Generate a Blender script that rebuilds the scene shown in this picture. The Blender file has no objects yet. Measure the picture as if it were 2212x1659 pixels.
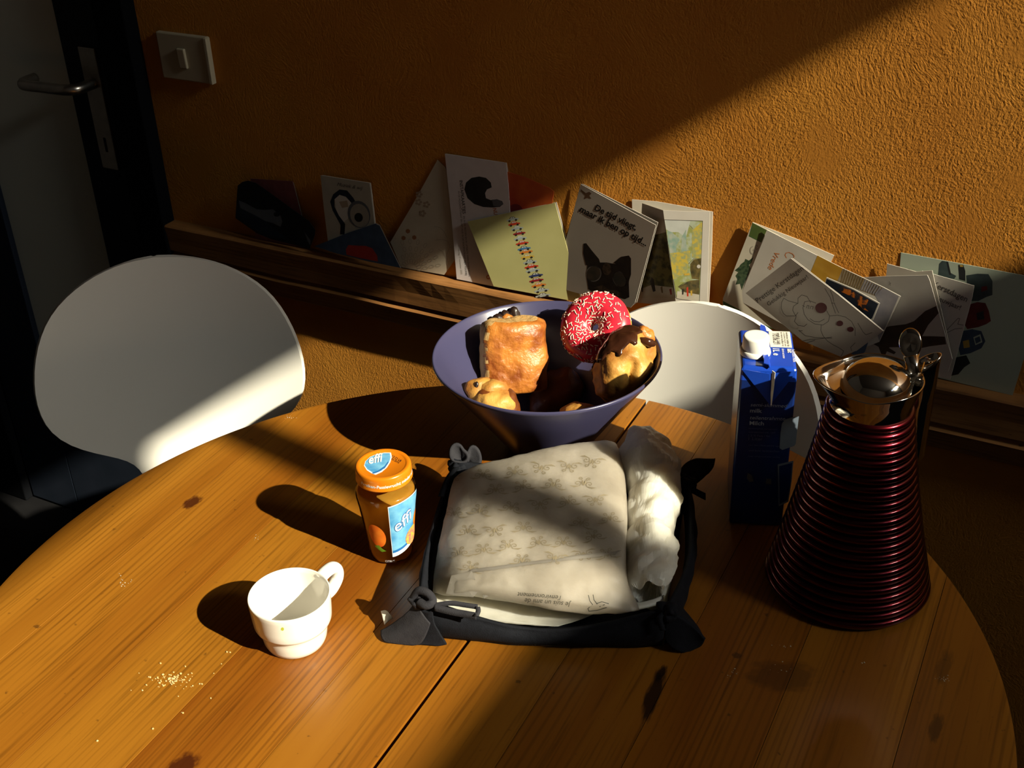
import bpy, bmesh, math, random
from mathutils import Vector, Matrix, noise
R = math.radians
rng = random.Random(7)
SC = bpy.context.scene
COL = SC.collection
TZ = 0.74                      # height of the table top above the floor
V = Vector

# ------------------------------------------------------------------ camera
FPX, PITCH, ROLL, HEAD = 2628.8, R(30.586), R(-2.027), R(28.863)
CAM = V((0, 0, TZ + 0.86))
fwd = V((-math.sin(HEAD)*math.cos(PITCH), math.cos(HEAD)*math.cos(PITCH), -math.sin(PITCH)))
r0 = V((math.cos(HEAD), math.sin(HEAD), 0)); u0 = r0.cross(fwd)
rt = r0*math.cos(ROLL) + u0*math.sin(ROLL); up = rt.cross(fwd)
cd = bpy.data.cameras.new('camera'); cam = bpy.data.objects.new('camera', cd); COL.objects.link(cam)
cam.matrix_world = Matrix((( rt.x, up.x, -fwd.x, CAM.x), (rt.y, up.y, -fwd.y, CAM.y), (rt.z, up.z, -fwd.z, CAM.z), (0, 0, 0, 1)))
cd.sensor_width = 36; cd.lens = FPX/2212*36; cd.clip_start = 0.05
SC.camera = cam

# ------------------------------------------------------------------ light
SC.view_settings.view_transform = 'Standard'
try: SC.view_settings.look = 'None'
except Exception: pass
SC.view_settings.gamma = 1; SC.view_settings.use_curve_mapping = False
SC.view_settings.exposure = 0.0
SAZ, SEL = R(9.0), R(33.7)
SUN = V((math.cos(SEL)*math.cos(SAZ), -math.cos(SEL)*math.sin(SAZ), math.sin(SEL)))     # towards the sun
sl = bpy.data.lights.new('sun', 'SUN'); sl.energy = 10.2; sl.color = (1, .90, .67); sl.angle = R(0.55)
so = bpy.data.objects.new('sun', sl); COL.objects.link(so)
so.rotation_euler = SUN.to_track_quat('Z', 'Y').to_euler(); so.location = (6, -1, 6)
WX = 2.6                        # inner face of the window wall
sill = lambda y: TZ + (WX + .475 - .047*(y + .158*WX - 1.45))*0.664      # the sill runs slightly out of true
WZ0 = sill(0.5); WZ1 = TZ + (WX + .22 + 1.075)*0.664     # the sill cuts the beam at the inner face, the lintel at the outer
WY0, WY1 = -0.35, 1.30
al = bpy.data.lights.new('window_daylight', 'AREA'); al.shape = 'RECTANGLE'
AY0 = 0.70                      # daylight lamp fills only the wall end of the opening, keeping the wall darker
al.size = WY1 - AY0; al.size_y = WZ1 - WZ0; al.energy = 40; al.color = (1.0, .985, .86)
ao = bpy.data.objects.new('window_daylight', al); COL.objects.link(ao)
ao.location = (WX + .16, (AY0 + WY1)/2, (WZ0 + WZ1)/2)
ao.rotation_euler = (R(90), 0, R(90))
wd = bpy.data.worlds.new('sky'); SC.world = wd; wd.use_nodes = True
wd.node_tree.nodes['Background'].inputs[0].default_value = (.55, .70, 1, 1)
wd.node_tree.nodes['Background'].inputs[1].default_value = 1.0

# ------------------------------------------------------------------ pixel rays (2212 x 1659 photograph) -> world points
def ray(x, y): return (fwd*FPX + rt*(x - 1106) - up*(y - 829.5)).normalized()
def onz(x, y, z=0.0):
    d = ray(x, y); return CAM + d*((TZ + z - CAM.z)/d.z)
def ony(x, y, Y):
    d = ray(x, y); return CAM + d*((Y - CAM.y)/d.y)
def onplane(x, y, P, n):
    d = ray(x, y); return CAM + d*((P - CAM).dot(n)/d.dot(n))
def atd(x, y, dep):
    d = ray(x, y); return CAM + d*(dep/d.dot(fwd))

# ------------------------------------------------------------------ materials
def nd(nt, t, **kw):
    n = nt.nodes.new(t)
    for k, v in kw.items(): setattr(n, k, v)
    return n
def base_mat(name):
    m = bpy.data.materials.new(name); m.use_nodes = True
    nt = m.node_tree; b = nt.nodes['Principled BSDF']
    return m, nt, b
def mat(name, c, c2=None, rough=.5, metal=0, scale=30, spec=.5, bump=0, bdist=.002, bscale=None, detail=4, coat=0, sss=0, stretch=None, contrast=(.35, .65)):
    m, nt, b = base_mat(name)
    c2 = c2 or tuple(x*.9 for x in c)
    tc = nd(nt, 'ShaderNodeTexCoord'); src = tc.outputs['Object']
    if stretch:
        mp = nd(nt, 'ShaderNodeMapping'); mp.inputs['Scale'].default_value = stretch
        nt.links.new(src, mp.inputs['Vector']); src = mp.outputs[0]
    n = nd(nt, 'ShaderNodeTexNoise'); n.inputs['Scale'].default_value = scale; n.inputs['Detail'].default_value = detail
    nt.links.new(src, n.inputs['Vector'])
    cr = nd(nt, 'ShaderNodeValToRGB'); cr.color_ramp.elements[0].position = contrast[0]; cr.color_ramp.elements[1].position = contrast[1]
    cr.color_ramp.elements[0].color = (*c2, 1); cr.color_ramp.elements[1].color = (*c, 1)
    nt.links.new(n.outputs['Fac'], cr.inputs[0]); nt.links.new(cr.outputs[0], b.inputs['Base Color'])
    b.inputs['Roughness'].default_value = rough; b.inputs['Metallic'].default_value = metal
    b.inputs['Specular IOR Level'].default_value = spec; b.inputs['Coat Weight'].default_value = coat
    if sss:
        b.inputs['Subsurface Weight'].default_value = sss; b.inputs['Subsurface Radius'].default_value = (.01, .006, .003)
    if bump:
        n2 = nd(nt, 'ShaderNodeTexNoise'); n2.inputs['Scale'].default_value = bscale or scale; n2.inputs['Detail'].default_value = 5
        nt.links.new(src, n2.inputs['Vector'])
        bp = nd(nt, 'ShaderNodeBump'); bp.inputs['Strength'].default_value = bump; bp.inputs['Distance'].default_value = bdist
        nt.links.new(n2.outputs['Fac'], bp.inputs['Height']); nt.links.new(bp.outputs[0], b.inputs['Normal'])
    return m

def plaster_mat():
    m, nt, b = base_mat('ochre_plaster'); L = nt.links.new
    g = nd(nt, 'ShaderNodeNewGeometry')
    # warp so that the trowel strokes swirl
    w = nd(nt, 'ShaderNodeTexNoise'); w.inputs['Scale'].default_value = 5; w.inputs['Detail'].default_value = 2
    L(g.outputs['Position'], w.inputs['Vector'])
    ws = nd(nt, 'ShaderNodeVectorMath', operation='SCALE'); ws.inputs['Scale'].default_value = .17
    L(w.outputs['Color'], ws.inputs[0])
    ad = nd(nt, 'ShaderNodeVectorMath', operation='ADD'); L(g.outputs['Position'], ad.inputs[0]); L(ws.outputs[0], ad.inputs[1])
    mp = nd(nt, 'ShaderNodeMapping'); mp.inputs['Scale'].default_value = (1.0, 1, .62); mp.inputs['Rotation'].default_value = (0, R(12), 0); L(ad.outputs[0], mp.inputs['Vector'])
    n1 = nd(nt, 'ShaderNodeTexNoise'); n1.inputs['Scale'].default_value = 250; n1.inputs['Detail'].default_value = 3; n1.inputs['Roughness'].default_value = .55
    n1.inputs['Distortion'].default_value = .6
    L(mp.outputs[0], n1.inputs['Vector'])
    n2 = nd(nt, 'ShaderNodeTexNoise'); n2.inputs['Scale'].default_value = 360; n2.inputs['Detail'].default_value = 2; L(g.outputs['Position'], n2.inputs['Vector'])
    mix = nd(nt, 'ShaderNodeMath', operation='MULTIPLY_ADD'); mix.inputs[1].default_value = .55
    L(n2.outputs['Fac'], mix.inputs[0]); L(n1.outputs['Fac'], mix.inputs[2])
    # smooth patches
    n3 = nd(nt, 'ShaderNodeTexNoise'); n3.inputs['Scale'].default_value = 14; n3.inputs['Detail'].default_value = 3; L(g.outputs['Position'], n3.inputs['Vector'])
    rm = nd(nt, 'ShaderNodeMapRange'); rm.inputs[1].default_value = .34; rm.inputs[2].default_value = .46; rm.inputs[3].default_value = .35; rm.inputs[4].default_value = 1
    L(n3.outputs['Fac'], rm.inputs[0])
    ce = nd(nt, 'ShaderNodeMath', operation='SUBTRACT'); L(mix.outputs[0], ce.inputs[0]); ce.inputs[1].default_value = .775
    mu = nd(nt, 'ShaderNodeMath', operation='MULTIPLY'); L(ce.outputs[0], mu.inputs[0]); L(rm.outputs[0], mu.inputs[1])
    bp = nd(nt, 'ShaderNodeBump'); bp.inputs['Strength'].default_value = .42; bp.inputs['Distance'].default_value = .0024
    L(mu.outputs[0], bp.inputs['Height']); L(bp.outputs[0], b.inputs['Normal'])
    n4 = nd(nt, 'ShaderNodeTexNoise'); n4.inputs['Scale'].default_value = 7; n4.inputs['Detail'].default_value = 5; L(g.outputs['Position'], n4.inputs['Vector'])
    cr = nd(nt, 'ShaderNodeValToRGB'); e = cr.color_ramp.elements
    e[0].position = .3; e[0].color = (.48, .185, .022, 1); e[1].position = .7; e[1].color = (.55, .235, .030, 1)
    L(n4.outputs['Fac'], cr.inputs[0]); L(cr.outputs[0], b.inputs['Base Color'])
    b.inputs['Roughness'].default_value = .75; b.inputs['Specular IOR Level'].default_value = .25
    return m

GA = R(-1.64)                   # board direction of the table relative to +Y
TC = V((-0.5014, 0.7852))       # table centre
TR = 0.5298
def wood_mat(name, ca, cb, seed, dark=(.05, .012, .002), knots=(), rough=.38, axis='Y', spec=.45, rings=True):
    """pine: long noise streaks along the board plus growth-ring lines; knots = (x, y, rx, ry, angle) ellipses in world x, y"""
    m, nt, b = base_mat(name); L = nt.links.new
    g = nd(nt, 'ShaderNodeNewGeometry')
    mp = nd(nt, 'ShaderNodeMapping'); mp.inputs['Rotation'].default_value = (0, 0, GA if axis == 'Y' else 0)
    mp.inputs['Location'].default_value = (seed*1.7, seed*.9, seed*.3)
    L(g.outputs['Position'], mp.inputs['Vector'])
    def noise(scale, st, detail=4, dist=0):
        q = nd(nt, 'ShaderNodeMapping'); q.inputs['Scale'].default_value = st; L(mp.outputs[0], q.inputs['Vector'])
        n = nd(nt, 'ShaderNodeTexNoise'); n.inputs['Scale'].default_value = scale; n.inputs['Detail'].default_value = detail; n.inputs['Distortion'].default_value = dist
        L(q.outputs[0], n.inputs['Vector']); return n.outputs['Fac']
    long = (1, .07, 1) if axis == 'Y' else (.07, 1, 1)
    broad = noise(14, long, 3, .4); fine = noise(260, (1, .035, 1) if axis == 'Y' else (.035, 1, 1), 3)
    wq = nd(nt, 'ShaderNodeMapping'); wq.inputs['Scale'].default_value = (1, .05, 1) if axis == 'Y' else (.05, 1, 1); L(mp.outputs[0], wq.inputs['Vector'])
    wv = nd(nt, 'ShaderNodeTexWave'); wv.wave_type = 'BANDS'; wv.bands_direction = 'X' if axis == 'Y' else 'Z'
    wv.inputs['Scale'].default_value = 42; wv.inputs['Distortion'].default_value = 14; wv.inputs['Detail'].default_value = 2; wv.inputs['Detail Scale'].default_value = .35
    L(wq.outputs[0], wv.inputs['Vector'])
    cr = nd(nt, 'ShaderNodeValToRGB'); e = cr.color_ramp.elements
    e[0].position = .36; e[0].color = (*cb, 1); e[1].position = .62; e[1].color = (*ca, 1)
    L(broad, cr.inputs[0]); col = cr.outputs[0]
    def mixc(fac, a, cc, strength):
        mm = nd(nt, 'ShaderNodeMath', operation='MULTIPLY'); L(fac, mm.inputs[0]); mm.inputs[1].default_value = strength; mm.use_clamp = True
        x = nd(nt, 'ShaderNodeMix', data_type='RGBA'); L(mm.outputs[0], x.inputs[0]); L(a, x.inputs[6]); x.inputs[7].default_value = (*cc, 1); return x.outputs[2]
    wr = nd(nt, 'ShaderNodeMapRange'); wr.inputs[1].default_value = .62; wr.inputs[2].default_value = 1.0; L(wv.outputs['Fac'], wr.inputs[0])
    wn_ = noise(22, (1, .10, 1), 2)
    wmr = nd(nt, 'ShaderNodeMapRange'); wmr.inputs[1].default_value = .42; wmr.inputs[2].default_value = .62; L(wn_, wmr.inputs[0])
    wmul = nd(nt, 'ShaderNodeMath', operation='MULTIPLY'); L(wr.outputs[0], wmul.inputs[0]); L(wmr.outputs[0], wmul.inputs[1])
    col = mixc(wmul.outputs[0], col, tuple(x*.45 for x in cb), .48 if rings else .2)
    fr = nd(nt, 'ShaderNodeMapRange'); fr.inputs[1].default_value = .55; fr.inputs[2].default_value = .75; L(fine, fr.inputs[0])
    col = mixc(fr.outputs[0], col, tuple(x*.35 for x in cb), .55)
    # small dents and specks
    sp = nd(nt, 'ShaderNodeTexNoise'); sp.inputs['Scale'].default_value = 85; sp.inputs['Detail'].default_value = 3; L(g.outputs['Position'], sp.inputs['Vector'])
    sr = nd(nt, 'ShaderNodeMapRange'); sr.inputs[1].default_value = .70; sr.inputs[2].default_value = .76; L(sp.outputs['Fac'], sr.inputs[0])
    col = mixc(sr.outputs[0], col, (.03, .012, .004), .6)
    for (kx, ky, rx, ry, an, ks) in knots:
        q = nd(nt, 'ShaderNodeMapping', vector_type='TEXTURE'); q.inputs['Location'].default_value = (kx, ky, TZ); q.inputs['Rotation'].default_value = (0, 0, an); q.inputs['Scale'].default_value = (rx, ry, 1)
        L(g.outputs['Position'], q.inputs['Vector'])
        wn = nd(nt, 'ShaderNodeTexNoise'); wn.inputs['Scale'].default_value = 1.6; L(q.outputs[0], wn.inputs['Vector'])
        ln = nd(nt, 'ShaderNodeVectorMath', operation='LENGTH'); L(q.outputs[0], ln.inputs[0])
        ad = nd(nt, 'ShaderNodeMath', operation='MULTIPLY_ADD'); L(wn.outputs['Fac'], ad.inputs[0]); ad.inputs[1].default_value = 1.1; L(ln.outputs['Value'], ad.inputs[2])
        kr = nd(nt, 'ShaderNodeMapRange', interpolation_type='SMOOTHSTEP'); kr.inputs[1].default_value = 1.75; kr.inputs[2].default_value = 1.25; L(ad.outputs[0], kr.inputs[0])
        col = mixc(kr.outputs[0], col, dark, ks)
    L(col, b.inputs['Base Color'])
    b.inputs['Roughness'].default_value = rough; b.inputs['Specular IOR Level'].default_value = spec
    bp = nd(nt, 'ShaderNodeBump'); bp.inputs['Strength'].default_value = .25; bp.inputs['Distance'].default_value = .0006; bp.invert = True
    L(fine, bp.inputs['Height']); L(bp.outputs[0], b.inputs['Normal'])
    return m

def glass_mat(name, tint=(1, 1, 1), gloss=.04):
    m = bpy.data.materials.new(name); m.use_nodes = True; nt = m.node_tree; nt.nodes.clear()
    o = nd(nt, 'ShaderNodeOutputMaterial'); t = nd(nt, 'ShaderNodeBsdfTransparent'); t.inputs[0].default_value = (*tint, 1)
    gl = nd(nt, 'ShaderNodeBsdfGlossy'); gl.inputs['Roughness'].default_value = gloss
    fr = nd(nt, 'ShaderNodeFresnel'); fr.inputs[0].default_value = 1.45
    nz = nd(nt, 'ShaderNodeTexNoise'); nz.inputs['Scale'].default_value = 40
    bp = nd(nt, 'ShaderNodeBump'); bp.inputs['Strength'].default_value = .03; bp.inputs['Distance'].default_value = .001
    nt.links.new(nz.outputs['Fac'], bp.inputs['Height']); nt.links.new(bp.outputs[0], gl.inputs['Normal'])
    mx = nd(nt, 'ShaderNodeMixShader'); nt.links.new(fr.outputs[0], mx.inputs[0]); nt.links.new(t.outputs[0], mx.inputs[1]); nt.links.new(gl.outputs[0], mx.inputs[2])
    nt.links.new(mx.outputs[0], o.inputs[0]); return m

# ------------------------------------------------------------------ object helpers
ORG = {}
def link(o): COL.objects.link(o); return o
def mesh_obj(name, verts, faces, mats, parent=None, smooth=True, org=None, mi=None):
    """one mesh object; verts are world coordinates, the parent's origin is taken off"""
    o0 = V(org) if org is not None else (ORG[parent.name] if parent else V((0, 0, 0)))
    po = ORG[parent.name] if parent else V((0, 0, 0))
    me = bpy.data.meshes.new(name)
    me.from_pydata([tuple(V(v) - o0) for v in verts], [], faces)
    ml = mats if isinstance(mats, (list, tuple)) else [mats]
    for m in ml: me.materials.append(m)
    if mi: me.polygons.foreach_set('material_index', mi)
    if smooth: me.polygons.foreach_set('use_smooth', [True]*len(me.polygons))
    me.update()
    o = bpy.data.objects.new(name, me); link(o); o.location = o0 - po
    if parent: o.parent = parent
    ORG[o.name] = o0
    return o
def thing(name, label, cat, loc, group=None):
    o = bpy.data.objects.new(name, None); link(o); o.location = loc; o.empty_display_size = .02
    o['label'] = label; o['category'] = cat
    if group: o['group'] = group
    ORG[o.name] = V(loc); return o
def tag(o, label, cat, group=None, kind=None):
    o['label'] = label; o['category'] = cat
    if group: o['group'] = group
    if kind: o['kind'] = kind
    return o
def fix_normals(o):
    bm = bmesh.new(); bm.from_mesh(o.data); bmesh.ops.recalc_face_normals(bm, faces=bm.faces); bm.to_mesh(o.data); bm.free(); return o
def bevel(o, w=.003, seg=2, ang=30):
    b = o.modifiers.new('bevel', 'BEVEL'); b.width = w; b.segments = seg; b.limit_method = 'ANGLE'; b.angle_limit = R(ang); return o
def solidify(o, t, off=-1):
    s = o.modifiers.new('thick', 'SOLIDIFY'); s.thickness = t; s.offset = off; return o
def subsurf(o, n=1):
    s = o.modifiers.new('sub', 'SUBSURF'); s.levels = n; s.render_levels = n; return o
def boxv(x0, x1, y0, y1, z0, z1):
    v = [(x, y, z) for z in (z0, z1) for y in (y0, y1) for x in (x0, x1)]
    return v, [(0, 2, 3, 1), (4, 5, 7, 6), (0, 1, 5, 4), (2, 6, 7, 3), (0, 4, 6, 2), (1, 3, 7, 5)]
def box(name, x0, x1, y0, y1, z0, z1, m, parent=None, bw=0):
    v, f = boxv(x0, x1, y0, y1, z0, z1); o = mesh_obj(name, v, f, m, parent, smooth=False)
    if bw: bevel(o, bw)
    return o
def lathe(prof, c=(0, 0, 0), seg=48, close=False, axis=None):
    """prof: list of (r, z). returns verts, faces around +Z through c (or a given axis frame (u, v, w))"""
    vs, fs = [], []
    U, W, A = axis or (V((1, 0, 0)), V((0, 1, 0)), V((0, 0, 1)))
    c = V(c)
    for r, z in prof:
        for i in range(seg):
            a = 2*math.pi*i/seg; vs.append(c + U*(r*math.cos(a)) + W*(r*math.sin(a)) + A*z)
    n = len(prof)
    for j in range(n - 1 if not close else n):
        k = (j + 1) % n
        for i in range(seg): fs.append((j*seg + i, j*seg + (i + 1) % seg, k*seg + (i + 1) % seg, k*seg + i))
    return vs, fs
def grid(P):
    n, m = len(P), len(P[0]); vs = [p for r in P for p in r]
    return vs, [(i*m + j, i*m + j + 1, (i + 1)*m + j + 1, (i + 1)*m + j) for i in range(n - 1) for j in range(m - 1)]
def tube(pts, rad, seg=10, flat=None, closed=False, cap=True):
    """sweep along pts; rad number or list; flat=(normal, k) squashes the section along normal"""
    pts = [V(p) for p in pts]; n = len(pts); vs, fs = [], []; ref = None
    for i, p in enumerate(pts):
        t = (pts[(i + 1) % n] - pts[i - 1]) if (closed or 0 < i < n - 1) else (pts[1] - pts[0] if i == 0 else pts[-1] - pts[-2])
        t.normalize()
        if ref is None: ref = t.cross(V((0, 0, 1))) if abs(t.z) < .9 else t.cross(V((1, 0, 0)))
        a = (ref - t*ref.dot(t)).normalized(); b = t.cross(a); ref = a
        r = rad[i] if isinstance(rad, (list, tuple)) else rad
        for k in range(seg):
            q = 2*math.pi*k/seg; off = a*(r*math.cos(q)) + b*(r*math.sin(q))
            if flat: off = off - flat[0]*(off.dot(flat[0])*(1 - flat[1]))
            vs.append(p + off)
    for i in range(n if closed else n - 1):
        j = (i + 1) % n
        for k in range(seg): fs.append((i*seg + k, i*seg + (k + 1) % seg, j*seg + (k + 1) % seg, j*seg + k))
    if cap and not closed:
        fs.append(tuple(range(seg))[::-1]); fs.append(tuple((n - 1)*seg + k for k in range(seg)))
    return vs, fs
def ribbon(pts, wdir, w):
    """flat strip along pts with width vector wdir"""
    a = [[V(p) - V(wdir)*w/2, V(p) + V(wdir)*w/2] for p in pts]; return grid(a)
def crs(p, n):
    """Catmull-Rom through the list of Vectors p, n steps per span"""
    o = []
    for i in range(len(p) - 1):
        a, b, c, d = p[max(i - 1, 0)], p[i], p[i + 1], p[min(i + 2, len(p) - 1)]
        for k in range(n):
            t = k/n; o.append(.5*((2*b) + (c - a)*t + (2*a - 5*b + 4*c - d)*t*t + (3*b - a - 3*c + d)*t*t*t))
    o.append(p[-1].copy()); return o
def net(rows, nu, nv):
    a = [crs([V(p) for p in r], nu) for r in rows]
    cols = [crs([a[i][j] for i in range(len(a))], nv) for j in range(len(a[0]))]
    return [[cols[j][i] for j in range(len(cols))] for i in range(len(cols[0]))]
def blob(c, rx, ry, rz, ax=None, n=3, amp=.0, freq=40, sq=1.0, seed=0):
    """noisy ellipsoid (icosphere) with local axes ax"""
    bm = bmesh.new(); bmesh.ops.create_icosphere(bm, subdivisions=n, radius=1)
    U, W, A = ax or (V((1, 0, 0)), V((0, 1, 0)), V((0, 0, 1))); c = V(c)
    vs = []
    for v in bm.verts:
        p = v.co.copy()
        if sq != 1: p = V([math.copysign(abs(q)**sq, q) for q in p])
        w = c + U*(p.x*rx) + W*(p.y*ry) + A*(p.z*rz)
        if amp: w += (w - c).normalized()*amp*noise.fractal((w + V((seed, 0, 0)))*freq, 1, 2, 3)
        vs.append(w)
    fs = [tuple(x.index for x in f.verts) for f in bm.faces]; bm.free(); return vs, fs
def text_geo(s, size=1.0, shear=0.0, bold=0.0, space=1.0):
    cu = bpy.data.curves.new('lettering', 'FONT'); cu.body = s; cu.size = size; cu.shear = shear; cu.offset = bold; cu.space_character = space; cu.resolution_u = 3
    o = bpy.data.objects.new('lettering', cu); me = bpy.data.meshes.new_from_object(o)
    vs = [v.co.copy() for v in me.vertices]; fs = [tuple(p.vertices) for p in me.polygons]
    bpy.data.objects.remove(o); bpy.data.meshes.remove(me); bpy.data.curves.remove(cu); return vs, fs
def ellipse(cx, cy, rx, ry, a=0, n=20):
    ca, sa = math.cos(a), math.sin(a)
    return [(cx + rx*math.cos(t)*ca - ry*math.sin(t)*sa, cy + rx*math.cos(t)*sa + ry*math.sin(t)*ca) for t in [2*math.pi*i/n for i in range(n)]]
def stroke(pts, w):
    """polyline of pixel points -> list of quads (pixel polygons)"""
    out = []
    for (a, b) in zip(pts[:-1], pts[1:]):
        dx, dy = b[0] - a[0], b[1] - a[1]; l = math.hypot(dx, dy) or 1; nx, ny = -dy/l*w/2, dx/l*w/2; ex, ey = dx/l*w*.3, dy/l*w*.3
        out.append([(a[0] + nx - ex, a[1] + ny - ey), (b[0] + nx + ex, b[1] + ny + ey), (b[0] - nx + ex, b[1] - ny + ey), (a[0] - nx - ex, a[1] - ny - ey)])
    return out

# ------------------------------------------------------------------ shared materials
M = {}
M['plaster'] = plaster_mat()
M['wallpaint'] = mat('dull_wall_paint', (.10, .085, .07), rough=.8, scale=8)
M['ceiling'] = mat('ceiling_paint', (.12, .11, .10), rough=.85, scale=8)
M['floor'] = mat('dark_floor', (.010, .010, .011), (.006, .006, .007), rough=.95, scale=12, spec=.05)
M['white_shell'] = mat('white_lacquer', (.80, .79, .75), (.78, .77, .73), rough=.32, scale=6)
M['white_door'] = mat('door_white_paint', (.74, .76, .68), (.70, .72, .64), rough=.5, scale=5)
M['blue_door'] = mat('door_dark_blue_paint', (.016, .022, .038), (.011, .017, .030), rough=.6, scale=9, spec=.2)
M['black_frame'] = mat('door_frame_black_paint', (.004, .0045, .006), rough=.9, scale=9, spec=.05)
M['steel'] = mat('brushed_steel', (.55, .52, .47), (.45, .43, .40), rough=.28, metal=1, scale=60)
M['chrome'] = mat('polished_chrome', (.80, .76, .70), (.78, .74, .68), rough=.06, metal=1, scale=20)
M['black'] = mat('black_print', (.006, .006, .007), rough=.6)
M['ink'] = mat('dark_ink', (.035, .033, .035), rough=.6)
M['cream_plastic'] = mat('ivory_switch_plastic', (.44, .39, .28), rough=.4, scale=10)
M['card'] = mat('white_card', (.58, .55, .50), (.54, .51, .46), rough=.45, scale=25)
M['card_in'] = mat('card_inside_cream', (.75, .70, .60), (.72, .66, .56), rough=.6, scale=25)
M['ceramic'] = mat('white_glazed_ceramic', (.82, .80, .74), (.80, .78, .72), rough=.12, scale=8, spec=.6)

# ================================================================== THE ROOM
YW = 1.475                      # face of the ochre wall
XL, YF, ZC = -2.75, -1.9, TZ + 2.80
def struct(o): o['kind'] = 'structure'; return o
DX0, DX1, DZ = -2.16, -1.548, 2.02           # door leaf
FX = -1.492                                  # outer edge of the door frame
v, f = [], []
for b in ((-1.56, WX, YW, YW + .18, 0, ZC), (XL, -2.24, YW, YW + .18, 0, ZC), (-2.24, -1.56, YW, YW + .18, 2.10, ZC)):
    vv, ff = boxv(*b); n = len(v); v += vv; f += [tuple(i + n for i in q) for q in ff]
wall = struct(mesh_obj('wall_back', v, f, M['plaster'], smooth=False))
struct(box('floor', XL - .2, WX + .3, YF - .2, YW + .18, -.06, 0, M['floor']))
struct(box('ceiling', XL - .2, WX + .3, YF - .2, YW + .18, ZC, ZC + .08, M['ceiling']))
struct(box('wall_left', XL - .18, XL, YF, YW + .18, 0, ZC, M['wallpaint']))
struct(box('wall_front', XL - .18, WX + .22, YF - .18, YF, 0, ZC, M['wallpaint']))
v, f = [], []
for b in ((WX, WX + .22, YF, WY0, 0, ZC), (WX, WX + .22, WY1, YW + .18, 0, ZC), (WX, WX + .22, WY0, WY1, 0, WZ0), (WX, WX + .22, WY0, WY1, WZ1, ZC)):
    vv, ff = boxv(*b)
    if b[5] == WZ0: vv = [(x, y, sill(y) if z > 0 else z) for x, y, z in vv]
    n = len(v); v += vv; f += [tuple(i + n for i in q) for q in ff]
struct(mesh_obj('wall_right', v, f, M['wallpaint'], smooth=False))
wf = box('window_1', WX + .085, WX + .135, .405, .466, sill(.44) - .004, WZ1 + .002, M['white_door']); struct(wf)       # upright bar of the window
# door: dark blue stiles and rails round a white panel, lever handle on a long plate
dr = thing('door_1', '', 'door', (DX1, YW, 0)); del dr['label']; del dr['category']; struct(dr)
box('door_stile', -1.655, DX1, YW - .012, YW + .028, .005, DZ, M['blue_door'], dr, .002)
box('door_stile', -2.06, -1.915, YW - .012, YW + .028, .005, DZ, M['blue_door'], dr, .002)
box('door_rail', -1.915, -1.655, YW - .012, YW + .028, .005, .215, M['blue_door'], dr, .002)
box('door_rail', -1.915, -1.655, YW - .012, YW + .028, 1.90, DZ, M['blue_door'], dr, .002)
box('door_panel', -1.915, -1.655, YW + .000, YW + .018, .215, 1.90, M['white_door'], dr)['label'] = 'white door panel'
box('door_frame', -1.548, FX + .012, YW - .030, YW, 0, 2.10, M['black_frame'], dr, .003)
box('door_frame', -2.16, -2.064, YW - .030, YW, 0, 2.10, M['black_frame'], dr, .003)
box('door_frame', -2.064, -1.560, YW - .030, YW, 2.024, 2.10, M['black_frame'], dr, .003)
pl = box('handle_plate', -1.611, -1.573, YW - .018, YW - .012, TZ + .118, TZ + .332, M['steel'], dr, .0015)
mesh_obj('keyhole', *boxv(-1.5945, -1.5895, YW - .0186, YW - .017, TZ + .150, TZ + .176), M['black'], pl, smooth=False)
hz = TZ + .272
hp = [(-1.590, YW - .018, hz), (-1.590, YW - .05, hz), (-1.597, YW - .062, hz), (-1.612, YW - .068, hz), (-1.66, YW - .068, hz - .001), (-1.695, YW - .068, hz - .002), (-1.708, YW - .064, hz - .002), (-1.714, YW - .052, hz - .002), (-1.715, YW - .030, hz - .002)]
mesh_obj('door_handle', *tube(crs([V(p) for p in hp], 4), .0095, 12), M['steel'], dr)

# old timber beam let into the wall: its top edge is the ledge the cards stand on
BZ1, BZ0 = TZ + .035, TZ - .062
M['beam'] = wood_mat('old_beam_wood', (.32, .150, .048), (.17, .072, .020), 3, axis='X', rough=.6, spec=.3, dark=(.012, .006, .003))
nx = 170; secs = []
for i in range(nx + 1):
    x = -1.49 + (WX + 1.49)*i/nx
    q = lambda s, k: noise.fractal(V((x*k, s*3.1, .5)), 1, 2, 3)
    c = .0022*q(1, 5); crack = max(0, .5 + .5*q(2, 2.2))
    zc = BZ0 + .040 + .006*q(3, 1.3) - .004*(x + .9)       # the split that runs along the face
    dcr = .004 + .008*crack
    yt = YW - .028 + .0012*q(4, 9); yb = YW - .0185 + .0008*q(5, 14)
    ym = yt + (yb - yt)*.55
    secs.append([V((x, YW + .002, BZ1)), V((x, yt + .002, BZ1 + .0004*q(6, 9))), V((x, yt, BZ1 - .0025)), V((x, ym - .0015 + c, BZ1 - .03)), V((x, ym - .001 + c*.6, zc + .007)), V((x, ym + dcr, zc + .0035 + .001*q(7, 30))),
                 V((x, ym + dcr*.7, zc)), V((x, ym - .0028 - .002*crack, zc - .004 + .001*q(8, 22))), V((x, ym - .001, zc - .009)), V((x, yb, BZ0 + .002 + .0006*q(9, 25))), V((x, yb + .002, BZ0)), V((x, YW + .002, BZ0))])
v, f = grid(secs); n = len(secs[0]); f += [tuple(range(n)), tuple(len(v) - n + k for k in range(n))[::-1]]
bo = fix_normals(mesh_obj('trim_1', v, f, M['beam'], smooth=False)); struct(bo)

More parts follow.
